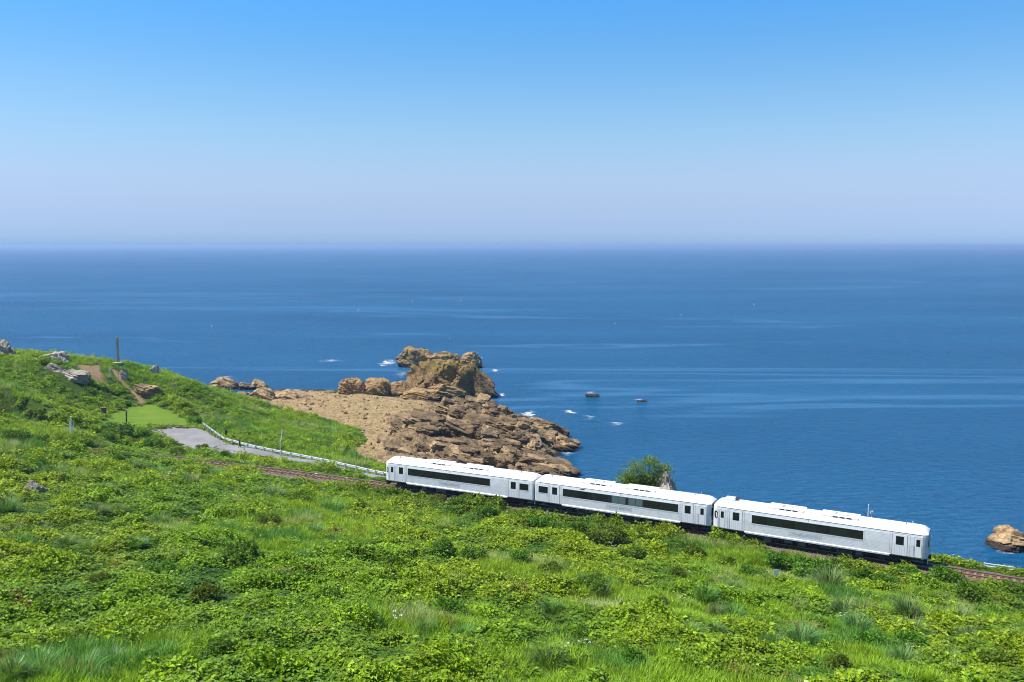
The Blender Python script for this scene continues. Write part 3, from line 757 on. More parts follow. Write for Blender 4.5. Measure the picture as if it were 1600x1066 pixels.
rock('sea_rock', 'steep yellow-topped right half of the sea stack', (694, 780, 563, 623), 0, 24, M_stack, 6, 10, .15, (1, 1, .95, .68, .30), .6, (.8, .1, .8), group=G1, block=8, dents=[((-.1, -1, .35), .80, .38)])
rock('sea_rock', 'ochre shoulder rock at the front foot of the sea stack', (640, 760, 592, 622.5), 0, 28, M_stack, 5, 22, .15, (.5, .8, 1, .7, .4), .35, (.5, .3, 1), group=G1)
rock('sea_rock', 'blocky dark-footed rock at the beach edge, leftmost of the two beside the stack', (529, 576, 589, 619), .3, 31, M_stack, 5, 12, .16, (.85, 1, .95, .85), .8, group=G1, block=7)
rock('sea_rock', 'rounded rock at the beach edge, right of the two beside the stack', (560, 618, 589, 619), .3, 32, M_stack, 5, 12, .16, (.8, 1, .95, .6), .8, group=G1, block=7)
rock('sea_rock', 'small dark rock against the left foot of the sea stack', (608, 648, 594, 618), .2, 33, M_stack, 4, 16, .14, None, .9, group=G1)
rock('sea_rock', 'low brown rock in front of the left foot of the sea stack', (622, 690, 605, 627), .4, 34, M_stack, 5, 20, .16, (.4, 1, .8, .5), .6, group=G1)
HB = [
 ((690, 742, 621, 660), 1.0, 41, (.6, 1, .9, .6), .8, 'steep dark crag at the top left of the rocky headland'),
 ((728, 785, 620, 664), .8, 42, (.8, 1, .8, .4), .8, 'pale topped crag at the top of the headland facing the sea stack'),
 ((765, 812, 634, 672), .7, 43, (.7, 1, .75, .4), .8, 'crag on the seaward top edge of the headland'),
 ((604, 690, 648, 695), 1.8, 44, (.35, .8, 1, .9), .7, 'broad overhanging rock at the left of the headland above a dark hollow'),
 ((655, 745, 636, 692), 1.6, 45, (.5, .9, 1, .8), .7, 'reddish brown crag in the heart of the headland'),
 ((720, 805, 650, 698), 1.3, 46, (.8, 1, .85, .6), .7, 'layered grey crag in the heart of the headland'),
 ((780, 850, 655, 705), .9, 47, (.9, 1, .7, .4), .7, 'long tilted slab on the seaward slope of the headland'),
 ((806, 880, 654, 686), .3, 48, (.8, 1, .8, .5), .55, 'flat ochre ledge running out to the sea on the headland'),
 ((856, 880, 663, 680), .1, 49, None, .9, 'small dark rock at the tip of the ochre ledge'),
 ((823, 868, 677, 704), .3, 50, (.7, 1, .7, .4), .8, 'grey green pointed rock between the ledge and the islet'),
 ((862, 903, 683, 706), -.1, 51, (.6, 1, .8, .6), .8, 'lone dark islet just off the tip of the headland'),
 ((790, 856, 676, 716), .5, 52, (1, .9, .6, .25), .7, 'sharp sloping slab that ends in the inlet'),
 ((740, 800, 672, 712), 1.1, 53, (.8, 1, .9, .7), .7, 'grey banded rock in the lower middle of the headland'),
 ((598, 668, 696, 728), 2.1, 54, (.8, 1, .7, .5), .6, 'low dark rock just behind the left end of the train'),
 ((650, 735, 688, 728), 1.9, 55, (.5, .8, 1, .8), .5, 'sandy hump just behind the leftmost carriage roof'),
 ((735, 790, 688, 736), 1.4, 56, (.7, 1, .9, .5), .7, 'orange topped block above the leftmost carriage roof'),
 ((772, 826, 700, 742), .7, 57, (.7, 1, .9, .6), .8, 'cracked brown boulder above the leftmost carriage roof'),
 ((798, 900, 714, 750), .2, 58, (.55, 1, .9, .7, .3), .6, 'long low rock by the sea above the carriage joint'),
 ((690, 760, 700, 738), 1.6, 59, (.5, .9, 1, .6), .5, 'brown rock between the sandy hump and the orange block'),
]
def ledge_rock(name, label, box, zb, seed, prof, depth, group):
    """a crag of tilted bedding slabs, broken edges towards the land, around a rough core"""
    x0, x1, yt, yb = box; xm = (x0+x1)/2; p = at(xm, yb, zb); w = (x1-x0)*mpp(p); dep = w*depth*1.2
    c_ = Vector((p.x*(1+dep*.35/p.y), p.y+dep*.35, p.z)); hh = max(at_dist(xm, yt, c_.y).z-zb, .4)
    r = np.random.default_rng(seed); prof = prof or (.7, 1, .8, .5)
    V, F = [], []
    def put(sub, sd_, sx, sy, sz, cx, cy_, cz, rx, ry, rz, rough, planes):
        v, f = rock_verts(sub, sd_, planes, rough, (.1, -.1, 1), (), 11.)
        v = v-(v.max(0)+v.min(0))/2; v = v/(v.max(0)-v.min(0))*np.array((sx, sy, sz))
        M_ = np.array(Matrix.Rotation(rz, 3, 'Z') @ Matrix.Rotation(ry, 3, 'Y') @ Matrix.Rotation(rx, 3, 'X'))
        b = sum(len(q) for q in V); V.append(v@M_.T+np.array((cx, cy_, cz))); F.extend([[i_+b for i_ in q] for q in f])
    put(5, seed, w*.9, dep*.9, hh*1.7, 0, .1*dep, -.1*hh, 0, .15, 0, .22, 18)
    n = 8
    for k in range(n):
        fx = (k+.5)/n+r.uniform(-.06, .06); top = float(np.interp(fx, np.linspace(0, 1, len(prof)), prof))*hh
        th = r.uniform(.30, .55)*hh; row = k % 2
        put(4, seed*13+k, w*r.uniform(.38, .62), dep*r.uniform(.35, .6), th, (fx-.5)*w*.86, dep*(r.uniform(.05, .35) if row else r.uniform(-.42, -.1)),
            (top if row else top*r.uniform(.45, .8))-th*.5, r.uniform(-.12, .38), r.uniform(.12, .42), r.uniform(-.5, .3), .20, 10)
    V_ = np.concatenate(V); mm = bpy.data.meshes.new(name); mm.from_pydata(V_.tolist(), [], F); mm.materials.append(M_rock)
    o = link(name, mm); o.location = (c_.x, c_.y, zb); tag(o, label, 'rock', group); return o
for bx, zb, sd, pf, dp, lb in HB:
    ledge_rock('headland_rock', lb, bx, zb, sd, pf, dp, G2)
for bx, zb, sd, pf, lb in (
 ((326, 378, 588, 609), 0, 61, (.5, 1, .8, .45), 'dark humped rock standing in the sea left of the beach'),
 ((372, 396, 597, 609), 0, 62, None, 'small low rock between the two humps left of the beach'),
 ((388, 422, 591, 609), 0, 63, (.4, 1, .7, .4), 'second dark humped rock, touching the end of the beach'),
 ((334, 384, 609, 636), .3, 64, (1, .9, .7, .4), 'brown slab at the foot of the grassy ridge'),
 ((364, 394, 611, 627), 0, 65, None, 'small black rock in the pool left of the beach'),
 ((388, 438, 604, 634), .6, 66, (.6, 1, .9, .7), 'tan rock forming the left corner of the beach'),
 ((428, 490, 608, 628), .7, 67, (.7, 1, .7, .5), 'low tan rock along the left edge of the beach'),
 ((914, 939, 615, 621), -.1, 68, None, 'tiny wave-washed rock out at sea'),
 ((995, 1012, 624.5, 629), -.1, 69, None, 'tiny dark rock out at sea, right of the wave-washed one'),
 ((1543, 1622, 822, 864), -.2, 70, (.55, 1, .95, .9, .8), 'ochre rock in the sea at the right edge')):
    rock('sea_rock', lb, bx, zb, sd, M_rock, 5 if bx[1]-bx[0] > 40 else 4, 20, .17, pf, .8, group=G3)
for bx, zb, sd, pf, mt, lb in (
 ((-16, 35, 525, 560), 16.3, 81, (.6, 1, .9, .45), M_grey, 'pointed pale grey rock on the ridge at the left edge'),
 ((56, 118, 549, 566), 15.6, 82, (.5, .9, 1, .8), M_grey, 'long pale grey slab on the crest of the ridge'),
 ((66, 102, 566, 581), 14.9, 83, (.6, 1, .8, .5), M_grey, 'grey outcrop on the slope under the long slab'),
 ((94, 142, 573, 588), 14.2, 84, (1, .8, .5, .3), M_grey, 'grey sloping outcrop at the right end of the long slab'),
 ((36, 46, 558, 566), 16, 85, None, M_grey, 'small pale stone beside the pointed grey rock'),
 ((22, 33, 571, 579), 15.6, 86, None, M_grey, 'small pale stone in the grass below the pointed rock'),
 ((233, 252, 569, 584), 12.1, 87, (.4, .9, 1, .8), M_grey, 'pale rock on the ridge right of the stone pillar'),
 ((186, 200, 575, 585), 13, 88, (.5, 1, .7), M_grey, 'small pale stone below the stone pillar'),
 ((170, 178, 575, 582), 13.4, 89, None, M_grey, 'small pale stone at the top of the footpath'),
 ((210, 254, 598, 609), 10.6, 90, (1, .9, .6, .3), M_rock, 'brown broken outcrop on the slope below the pale ridge rock'),
 ((30, 80, 747, 778), 14.8, 91, (.55, .9, 1, .85), M_grey, 'tan boulder in the grass at the left edge'),
 ((38, 46, 794, 799), 15.7, 92, None, M_grey, 'small pale stone in the grass below the tan boulder')):
    rock('hill_rock', lb, bx, zb, sd, mt, 5 if bx[1]-bx[0] > 30 else 4, 18, .22, pf, .7, group=G4, sink=2.4)
# guano cap on the far ridge rock is bare rock paint: a thin crust
# loose stones on the shelf
# ------------------------------------------------------------------ scatter tool
def scatter(name, pts, rot, scl, idx_, tint, sources, label, cat=None):
    mm = bpy.data.meshes.new(name); mm.vertices.add(len(pts)); mm.vertices.foreach_set('co', np.asarray(pts, np.float32).ravel())
    for nm, typ, key, arr in (('rot', 'FLOAT_VECTOR', 'vector', rot), ('scl', 'FLOAT_VECTOR', 'vector', scl), ('idx', 'INT', 'value', idx_), ('tint', 'FLOAT_VECTOR', 'vector', tint)):
        a = mm.attributes.new(nm, typ, 'POINT'); a.data.foreach_set(key, np.asarray(arr, np.int32 if typ == 'INT' else np.float32).ravel())
    col = bpy.data.collections.new(name+'_pieces')
    for k, s_ in enumerate(sources):
        o_ = bpy.data.objects.new('%s_piece_%02d' % (name, k), s_); col.objects.link(o_)
    ng = bpy.data.node_groups.new(name, 'GeometryNodeTree')
    ng.interface.new_socket('Geometry', in_out='INPUT', socket_type='NodeSocketGeometry'); ng.interface.new_socket('Geometry', in_out='OUTPUT', socket_type='NodeSocketGeometry')
    N = ng.nodes; gi = N.new('NodeGroupInput'); go = N.new('NodeGroupOutput'); ip = N.new('GeometryNodeInstanceOnPoints'); ci = N.new('GeometryNodeCollectionInfo')
    ci.inputs['Collection'].default_value = col; ci.inputs['Separate Children'].default_value = True; ci.inputs['Reset Children'].default_value = True
    def na(nm, typ):
        q = N.new('GeometryNodeInputNamedAttribute'); q.data_type = typ; q.inputs['Name'].default_value = nm; return [o for o in q.outputs if o.enabled and o.name == 'Attribute'][0]
    K = ng.links.new
    K(gi.outputs[0], ip.inputs['Points']); K(ci.outputs[0], ip.inputs['Instance']); ip.inputs['Pick Instance'].default_value = True
    K(na('idx', 'INT'), ip.inputs['Instance Index']); K(na('rot', 'FLOAT_VECTOR'), ip.inputs['Rotation']); K(na('scl', 'FLOAT_VECTOR'), ip.inputs['Scale'])
    K(ip.outputs[0], go.inputs[0])
    o = link(name, mm); md = o.modifiers.new('scatter', 'NODES'); md.node_group = ng
    tag(o, label, cat, kind='stuff'); return o

# ------------------------------------------------------------------ plant pieces
def leaf_quad(m, c_, d, n, ln, wd, mi=0):
    """a folded leaf: two faces meeting along the midrib"""
    s_ = d.cross(n).normalized(); tip = c_+d*ln; mid = c_+d*(ln*.45)
    a = mid+s_*wd*.5+n*wd*.18; b = mid-s_*wd*.5+n*wd*.18
    i = len(m.v); m.v += [tuple(c_), tuple(a), tuple(tip), tuple(b)]
    m.f += [(i, i+1, i+2), (i, i+2, i+3)]; m.m += [mi, mi]
def blade(m, base, d, ln, wd, droop, mi=0, seg=3):
    up = Vector((0, 0, 1)); s_ = Vector((-d.y, d.x, 0))
    if s_.length < 1e-3: s_ = Vector((1, 0, 0))
    s_.normalize(); p = Vector(base); i = len(m.v); dd = d.normalized()
    for k in range(seg):
        w = wd*(1-k/seg)*.5; m.v += [tuple(p-s_*w), tuple(p+s_*w)]
        p = p+dd*(ln/seg); dd = (dd+Vector((d.x, d.y, 0))*droop*.5-up*droop*.55).normalized()
    m.v.append(tuple(p))
    for k in range(seg-1): m.f.append((i+2*k, i+2*k+1, i+2*k+3, i+2*k+2)); m.m.append(mi)
    m.f.append((i+2*seg-2, i+2*seg-1, i+2*seg)); m.m.append(mi)
def herb(seed, n=84, rad=.62, hgt=.68, ln=.21):
    r = random.Random(seed); m = MB()
    for _ in range(n):
        a = r.uniform(0, 6.283); q = rad*math.sqrt(r.random()); dome = hgt*(1-(q/rad)**2*.7)
        z = dome*(r.random()**.45); c_ = Vector((q*math.cos(a), q*math.sin(a), z))
        d = Vector((math.cos(a)+r.gauss(0, .9), math.sin(a)+r.gauss(0, .9), r.uniform(-.45, .35))).normalized()
        nn = Vector((r.gauss(0, .35), r.gauss(0, .35), 1)); nn = (nn-d*nn.dot(d)).normalized()
        l_ = ln*r.uniform(.6, 1.3); leaf_quad(m, c_, d, nn, l_, l_*r.uniform(.55, .8))
    return m.mesh('herb', M_cover)
def grass(seed, n=64, rad=.5, hgt=.62, wd=.042, droop=.35, mt=None):
    r = random.Random(seed); m = MB()
    for _ in range(n):
        a = r.uniform(0, 6.283); q = rad*math.sqrt(r.random())
        d = Vector((r.gauss(0, .28)+.25*math.cos(a), r.gauss(0, .28)+.25*math.sin(a), 1)).normalized()
        blade(m, (q*math.cos(a), q*math.sin(a), -.03), d, hgt*r.uniform(.6, 1.25), wd*r.uniform(.7, 1.4), droop*r.uniform(.4, 1.4))
    return m.mesh('grass', mt or M_cover)
def umbel(seed):
    r = random.Random(seed); m = MB()
    for _ in range(4):
        x, y = r.gauss(0, .25), r.gauss(0, .25); h_ = r.uniform(.6, .9)
        m.tube([(x, y, 0), (x, y, h_)], .008, 3, 0, False)
        for k in range(9):
            a = r.uniform(0, 6.28); q = .07*math.sqrt(r.random()); c_ = Vector((x+q*math.cos(a), y+q*math.sin(a), h_+r.uniform(-.01, .03)))
            leaf_quad(m, c_, Vector((math.cos(a), math.sin(a), .1)).normalized(), Vector((0, 0, 1)), .05, .05, 1)
    return m.mesh('umbel', [M_cover, M_flower])
PIECES = [herb(1), herb(2), herb(3, 66, .6, .85, .27), grass(4), grass(5, 56, .5, .75, .05, .55), grass(6, 60, .45, .85, .024, .2), umbel(7)]

# ------------------------------------------------------------------ ground cover
HERB_L, HERB_Y, HERB_D = np.array((.215, .345, .007)), np.array((.310, .385, .008)), np.array((.066, .150, .007))
GRASS_C, BLUE_C, STRAW_C, RUST_C = np.array((.225, .355, .012)), np.array((.125, .270, .032)), np.array((.38, .40, .16)), np.array((.26, .20, .035))
def cover_points(n, x0, x1, y0, y1):
    return rng.uniform(x0, x1, n), rng.uniform(y0, y1, n)
def visible(x, y, z, pad=60):
    yy = y*math.cos(PITCH)-(z-CAM_H)*math.sin(PITCH)
    px = 800+F_PX*x/yy; uu = y*math.sin(PITCH)+(z-CAM_H)*math.cos(PITCH); py = 533-F_PX*uu/yy
    return (yy > 5)&(px > -pad-140)&(px < 1740+pad)&(py < 1240), px, py
px_all, idx_all, scl_all, rot_all, tint_all = [], [], [], [], []
for (n, x0, x1, y0, y1, s0) in ((52000, -52, 60, 24, 78, .82), (24000, -85, 55, 78, 122, 1.0), (26000, -140, 12, 118, 215, 1.02)):
    x, y = cover_points(n, x0, x1, y0, y1)
    z = height(x, y); vis, px_, py_ = visible(x, y, z)
    td = track_dist(x, y)
    n_edge = fbm(xy3(x, y)/2.2, 3, 21)
    lim = -1.15-1.05*sstep(-22, -12, x)*(1-sstep(34, 40, x))
    ok = vis&(z > 1.2)&~((td > lim+.35*n_edge)&(td < 1.9+.3*n_edge)&(x > -35.5+3*n_edge))
    ok &= ~(inside(SHORE, x, y)&(td > 7))&~(ragged(LAWN, x, y)&(rng.random(len(x)) < .3))&~ragged(LOT, x, y, .6)&(line_dist(ROADC, x, y) > 1.75)
    for ln, wd in PATHS: ok &= line_dist(ln, x, y) > wd*.9
    ok &= ~inside(DIRT, x, y)
    for kx, ky, kr in KEEP: ok &= np.hypot(x-kx, y-ky) > kr
    for qx_, qy_, qz_, rp in DIRT_SPOTS:
        p = at(qx_, qy_, qz_); ok &= np.hypot(x-p.x, (y-p.y)*.35)/(rp*mpp(p)) > .75+.4*n_edge
    x, y, z, td = x[ok], y[ok], z[ok], td[ok]; k = len(x)
    A = fbm(xy3(x, y)/9, 3, 51); B = fbm(xy3(x, y)/5, 3, 61); D = fbm(xy3(x, y)/2.6, 3, 71); E = fbm(xy3(x, y)/16, 2, 81)
    rnd = rng.random(k)
    near_track = sstep(-15, -4, td)*(td < 3)*sstep(-28, -12, x)
    herbm = (A+.30*near_track+rng.normal(0, .12, k)) > -.10
    ii = np.where(herbm, np.where(rnd < .42, 0, np.where(rnd < .84, 1, 2)), np.where(rnd < .6, 3, np.where(rnd < .94, 4, 5)))
    blue = (B > .22)&~herbm
    straw = (fbm(xy3(x, y)/6+40, 3, 91) > .36)&~herbm
    rust = (fbm(xy3(x, y)/3.5+90, 3, 95) > .58)
    ii = np.where(straw, 5, ii)
    flow = (fbm(xy3(x, y)/3+10, 3, 99) > .46)&(rng.random(k) < .03)
    ii = np.where(flow, 6, ii)
    mixv = np.clip(.58+.18*(s0 == 1.02)+1.3*D+.35*rng.normal(size=k)*.5, 0, 1)[:, None]
    ye = np.clip(.45+1.0*E+.7*B, 0, 1)[:, None]
    tint = np.where(herbm[:, None], HERB_D*(1-mixv)+(HERB_L*(1-ye)+HERB_Y*ye)*mixv, GRASS_C*(1-.35*ye)+HERB_Y*.35*ye)
    tint = np.where(blue[:, None], BLUE_C, tint); tint = np.where(straw[:, None], .45*STRAW_C+.55*GRASS_C, tint)
    tint = np.where((straw&(rng.random(k) < .4))[:, None], STRAW_C, tint)
    tint = np.where((rust&(rng.random(k) < .35))[:, None], RUST_C, tint)
    tint = tint*(1-.25*near_track[:, None])
    tint = tint*rng.uniform(.86, 1.24, (k, 1))*np.array((.94, 1., 1.))
    mound = np.clip(.9+1.5*D, .35, 2.0)
    sc_ = s0*rng.uniform(.7, 1.25, k)
    onlawn = ragged(LAWN, x, y); sc_ = np.where(onlawn, sc_*.34, sc_)
    rd = line_dist(ROADC, x, y); hedge = (rd < 6)&(td > 2)&(td < 10)&(x < -14)&(y < np.interp(x, [q[0] for q in ROADC], [q[1] for q in ROADC]))
    szv = sc_*np.where(herbm, mound*(1+.45*near_track), np.clip(.9+.6*B, .5, 1.4))
    szv = np.where(hedge, szv*1.2, szv); szv = np.where(rd < 3.6, szv*.45, szv); szv = np.where((np.abs(td) < 3.0)&(((x < -14)&(x > -33))|(x > 38)), szv*.5, szv); szv = np.where(onlawn, sc_*.6, szv); ii = np.where(onlawn, 3, ii); tint = np.where(onlawn[:, None], .75*GRASS_C, tint)
    gap = herbm&(D < -.36)&(rng.random(k) < .8)
    keep = ~gap
    px_all.append(np.stack([x, y, z-.04], 1)[keep]); idx_all.append(ii[keep]); scl_all.append(np.stack([sc_, sc_, szv], 1)[keep]); tint_all.append(tint[keep])
    rot_all.append(np.stack([rng.normal(0, .12, k), rng.normal(0, .12, k), rng.uniform(0, 6.283, k)], 1)[keep])
scatter('ground_cover', np.concatenate(px_all), np.concatenate(rot_all), np.concatenate(scl_all), np.concatenate(idx_all), np.concatenate(tint_all), PIECES,
        'dense green herbs and long grass covering the hillside')

# loose stones on the beach
def stone(seed):
    v, f = rock_verts(3, seed, 12, .12); mm = bpy.data.meshes.new('stone'); mm.from_pydata((v*.5).tolist(), [], f); mm.materials.append(M_rock); return mm
x, y = cover_points(4500, -70, 15, 140, 240); z = height(x, y)
ok = inside(SHORE, x, y)&(z > .1)&(track_dist(x, y) > 9)&(fbm(xy3(x, y)/7, 3, 15) > -.15); x, y, z = x[ok], y[ok], z[ok]; k = len(x)
sc_ = .16+.85*rng.random(k)**7
scatter('beach_stones', np.stack([x, y, z], 1), rng.uniform(0, 6.28, (k, 3)), np.stack([sc_*1.2, sc_, sc_*.6], 1), rng.integers(0, 4, k), np.ones((k, 3)), [stone(s_) for s_ in (201, 202, 203, 204)],
        'loose tan stones strewn over the rocky beach')

# ------------------------------------------------------------------ shrubs and tussocks
def crown_mesh(seed, n, ln, mt, lobes=7, hk=.8):
    r = random.Random(seed); m = MB(); L_ = []
    for k in range(lobes):
        a = r.uniform(0, 6.283); q = .55*math.sqrt(r.random()); L_.append((Vector((q*math.cos(a), q*math.sin(a), r.uniform(.3, .62)*hk)), r.uniform(.24, .42)))
    for _ in range(n):
        c0, rr = r.choice(L_); d = Vector((r.gauss(0, 1), r.gauss(0, 1), r.gauss(.25, 1))).normalized()
        p = c0+d*rr*(r.random()**.25)
        if p.z < .03: continue
        dd = (d+Vector((r.gauss(0, .6), r.gauss(0, .6), r.gauss(-.1, .5)))).normalized()
        nn = Vector((d.x*.6+r.gauss(0, .3), d.y*.6+r.gauss(0, .3), 1)); nn = (nn-dd*nn.dot(dd)).normalized()
        l_ = ln*r.uniform(.6, 1.3); leaf_quad(m, p, dd, nn, l_, l_*r.uniform(.5, .75))
    return m.mesh('foliage', mt)
def stems_mesh(seed):
    r = random.Random(seed); m = MB()
    for k in range(6):
        a = r.uniform(0, 6.28); q = r.uniform(.15, .4)
        m.tube([(0, 0, -.15), (q*.4*math.cos(a), q*.4*math.sin(a), .2), (q*math.cos(a), q*math.sin(a), .5)], [.035, .022, .01], 5)
    return m.mesh('stem', M_bark)
SH = [(crown_mesh(301+k, 2400, .105, M_shrub, 6+k), stems_mesh(311+k)) for k in range(5)]
def tuss_mesh(seed, mt, n=300):
    r = random.Random(seed); m = MB()
    for _ in range(n):
        a = r.uniform(0, 6.283); q = .22*math.sqrt(r.random()); sp__ = r.uniform(.1, .75)
        d = Vector((math.cos(a)*sp__, math.sin(a)*sp__, 1)).normalized()
        blade(m, (q*math.cos(a), q*math.sin(a), -.03), d, r.uniform(.6, 1.05), .028*r.uniform(.7, 1.3), r.uniform(.25, .7), 0, 4)
    return m.mesh('blades', mt)
TU = [tuss_mesh(321+k, M_tussock) for k in range(4)]
TP = [tuss_mesh(331, M_pale, 90), tuss_mesh(332, M_pale, 90)]
_ORD = ['leftmost', 'second from the left', 'third from the left', 'fourth from the left', 'fifth from the left', 'sixth from the left', 'seventh from the left', 'eighth from the left', 'ninth from the left', 'tenth from the left',
        'eleventh from the left', 'twelfth from the left', 'thirteenth from the left', 'fourteenth from the left', 'fifteenth from the left', 'sixteenth from the left', 'seventeenth from the left', 'eighteenth from the left', 'nineteenth from the left', 'twentieth from the left', 'twenty-first from the left', 'twenty-second from the left']
def find_ground(px, py):
    """where the sight line through a pixel meets the hillside"""
    lo, hi = 25., 240.
    yy = np.linspace(lo, hi, 1500); P_ = [at_dist(px, py, q) for q in (lo,)]
    a = (px-800)/F_PX; b = -(py-533)/F_PX; dy = math.cos(PITCH)+b*math.sin(PITCH); dz = -math.sin(PITCH)+b*math.cos(PITCH)
    xx = a/dy*yy; zz = CAM_H+dz/dy*yy; h = height(xx, yy)
    i = int(np.argmax(zz < h)); return Vector((xx[i], yy[i], h[i]))
def rows(items, edges, names):
    out = []
    for (a, b), nm in zip(zip(edges, edges[1:]), names):
        row = sorted([q for q in items if a <= q[1] < b], key=lambda q: q[0])
        for k, q in enumerate(row): out.append((q, _ORD[k], nm))
    return out
shrubs = [(377,885,75),(684,868,58),(622,888,38),(563,868,30),(646,868,36),(609,926,64),(405,875,32),(940,852,80),(985,874,52),(925,922,56),(1025,947,38),(987,967,26),(1175,904,46),(1120,1018,24),(905,832,50),
 (1265,907,84),(1360,1016,62),(1430,1019,70),(1512,945,72),(1475,918,66),(1412,908,52),(1550,1046,80),(1588,932,60),(1540,965,50),(870,838,44),(720,792,44),(1300,890,40),(1080,872,50),(1130,885,44),
 (122,660,27),(184,682,52),(165,688,30),(222,683,30),(316,704,24),(355,716,26),(298,652,24),(304,662,26),(285,641,28),(263,634,18),(25,690,44),(62,692,30),(100,700,34),(8,648,26),(135,700,30),(240,700,34),(275,712,30),
 (640,792,40),(680,788,36),(760,808,44),(800,814,36),(845,824,40),(1010,853,40),(1050,861,44),(1210,884,50),(1240,893,40),(1340,909,50),(1385,915,44),(1440,918,50),
 (250,905,60),(150,915,44),(330,940,66),(455,915,56),(520,945,50),(700,960,56),(790,985,50),(560,1040,64),(340,1020,60),(900,1000,54),(980,1040,60),(1180,1050,56),(1300,1050,60),(80,960,60),(740,875,48),(810,880,44),(860,900,44),(1060,905,40),(470,790,40),(560,800,36),(420,820,40),(330,800,34),(180,725,34),(60,730,30),(300,765,32)]
for (px, py, w), o_, nm in rows(shrubs, (600, 672, 731, 860, 895, 935, 1066), ('around the lawn', 'below the lawn and car park', 'just below the train', 'in the upper foreground', 'in the middle foreground', 'in the lower foreground')):
    p = find_ground(px, py); s_ = w*mpp(p)/1.75; f_, st_ = SH[random.randrange(5)]
    T = empty('shrub', p, random.uniform(0, 6.28)); T.scale = (s_*1.0, s_*1.0, s_*random.uniform(.8, 1.0))
    tag(T, 'dark green leafy shrub, %s %s' % (o_, nm), 'shrub', 'shrubs on the hillside')
    link('foliage', f_, T); link('stem', st_, T)
tuss = [(152,806,36),(187,806,32),(250,822,36),(266,799,26),(105,857,36),(140,862,30),(66,836,28),(25,838,34),(12,802,44),(215,858,38),(352,830,30),(85,747,40),(165,772,30),(280,878,32),(443,1000,46),(612,1014,42),
 (666,990,36),(711,912,32),(682,934,30),(784,944,42),(725,998,40),(577,980,34),(475,876,30),(491,836,30),(857,1046,66),(1117,992,32),(1145,968,44),(1120,966,36),(1080,997,38),(1072,948,26),(940,932,30),(1000,989,38),(860,957,36),(1030,972,46),(1102,937,42),(1150,927,36),
 (1250,1012,64),(1210,1014,44),(1318,962,50),(1350,966,50),(1417,964,56),(1425,997,50),(1502,977,50),(1295,922,58),(1337,984,50),(1410,1042,52),(1480,1046,50),(1515,1003,40),(1485,1064,50),(60,1050,70),(130,1060,70),(20,1062,60),(175,1042,50),
 (205,735,34),(245,745,34),(330,745,30),(430,780,34),(520,800,36),(640,800,34)]
for (px, py, w), o_, nm in rows(tuss, (720, 780, 830, 870, 940, 975, 1010, 1070), ('near the end of the track', 'level with the tan boulder', 'in the upper foreground', 'in the middle foreground', 'in the lower middle foreground', 'in the lower foreground', 'along the bottom edge')):
    p = find_ground(px, min(py, 1064)); s_ = w*mpp(p)/1.15
    T = empty('grass_tussock', p, random.uniform(0, 6.28)); T.scale = (s_, s_, s_*random.uniform(.75, .95))
    tag(T, 'arching green grass tussock, %s %s' % (o_, nm), 'grass tussock', 'grass tussocks on the hillside')
    link('blades', random.choice(TU), T)
    if random.random() < .45 or px > 1240: link('pale_blades', random.choice(TP), T).scale = (.9, .9, 1.25)

# ------------------------------------------------------------------ tree on its rock behind the middle carriage
tb = Vector(on_track(16.5, 8.5, 7.0)); 
T = empty('coastal_tree', tb); tag(T, 'wind-bent leafy tree on a rock behind the middle carriage', 'tree')
def tp(px, py, dy=0): return at_dist(px, py, tb.y+dy)-tb
m = MB(); r = random.Random(5)
tips = [(975,748),(985,738),(992,727),(1002,735),(1008,722),(1018,718),(1024,724),(1012,745),(1028,738),(1036,730),(1042,733),(995,752),(1022,752),(1008,757),(1035,748),(982,756)]
for k, (px, py) in enumerate(tips):
    dy = r.uniform(-1.2, 1.2); e = tp(px, py, dy); b0 = tp(1012, 778); mid = (b0+e)/2+Vector((r.uniform(-.3, .3), r.uniform(-.3, .3), .2))
    m.tube([b0, mid, e], [.10, .06, .02], 5)
m.build('trunk', M_bark, T)
m = MB()
for k, (px, py) in enumerate(tips):
    full = py > 735
    for q in range(520 if full else 260):
        dy = r.uniform(-1.2, 1.2); c_ = tp(px, py, dy)+Vector((r.gauss(0, .5 if full else .32), r.gauss(0, .45), r.gauss(-.1, .36 if full else .28)))
        d = Vector((r.gauss(0, 1), r.gauss(0, 1), r.gauss(.2, .7))).normalized(); nn = Vector((r.gauss(0, .4), r.gauss(0, .4), 1)); nn = (nn-d*nn.dot(d)).normalized()
        l_ = r.uniform(.14, .27); leaf_quad(m, c_, d, nn, l_, l_*.6)
for q in range(3500):
    a = r.uniform(0, 6.28); e_ = r.random()**.4; c_ = tp(1000, 758)+Vector((2.5*e_*math.cos(a), 1.5*e_*math.sin(a), 1.5*(1-e_*e_)*r.random()**.5-.3))
    d = Vector((r.gauss(0, 1), r.gauss(0, 1), r.gauss(.2, .7))).normalized(); nn = Vector((r.gauss(0, .4), r.gauss(0, .4), 1)); nn = (nn-d*nn.dot(d)).normalized()
    l_ = r.uniform(.14, .27); leaf_quad(m, c_, d, nn, l_, l_*.6)
m.build('crown', M_tree, T)
rock('hill_rock', 'tan pointed rock beside the tree behind the middle carriage', (1008, 1082, 729, 800), 6.0, 95, M_grey, 5, 16, .14, (.35, .70, 1, .8, .5, .25), .7, (1, .3, .4), group=G4, dist=tb.y-2.6)

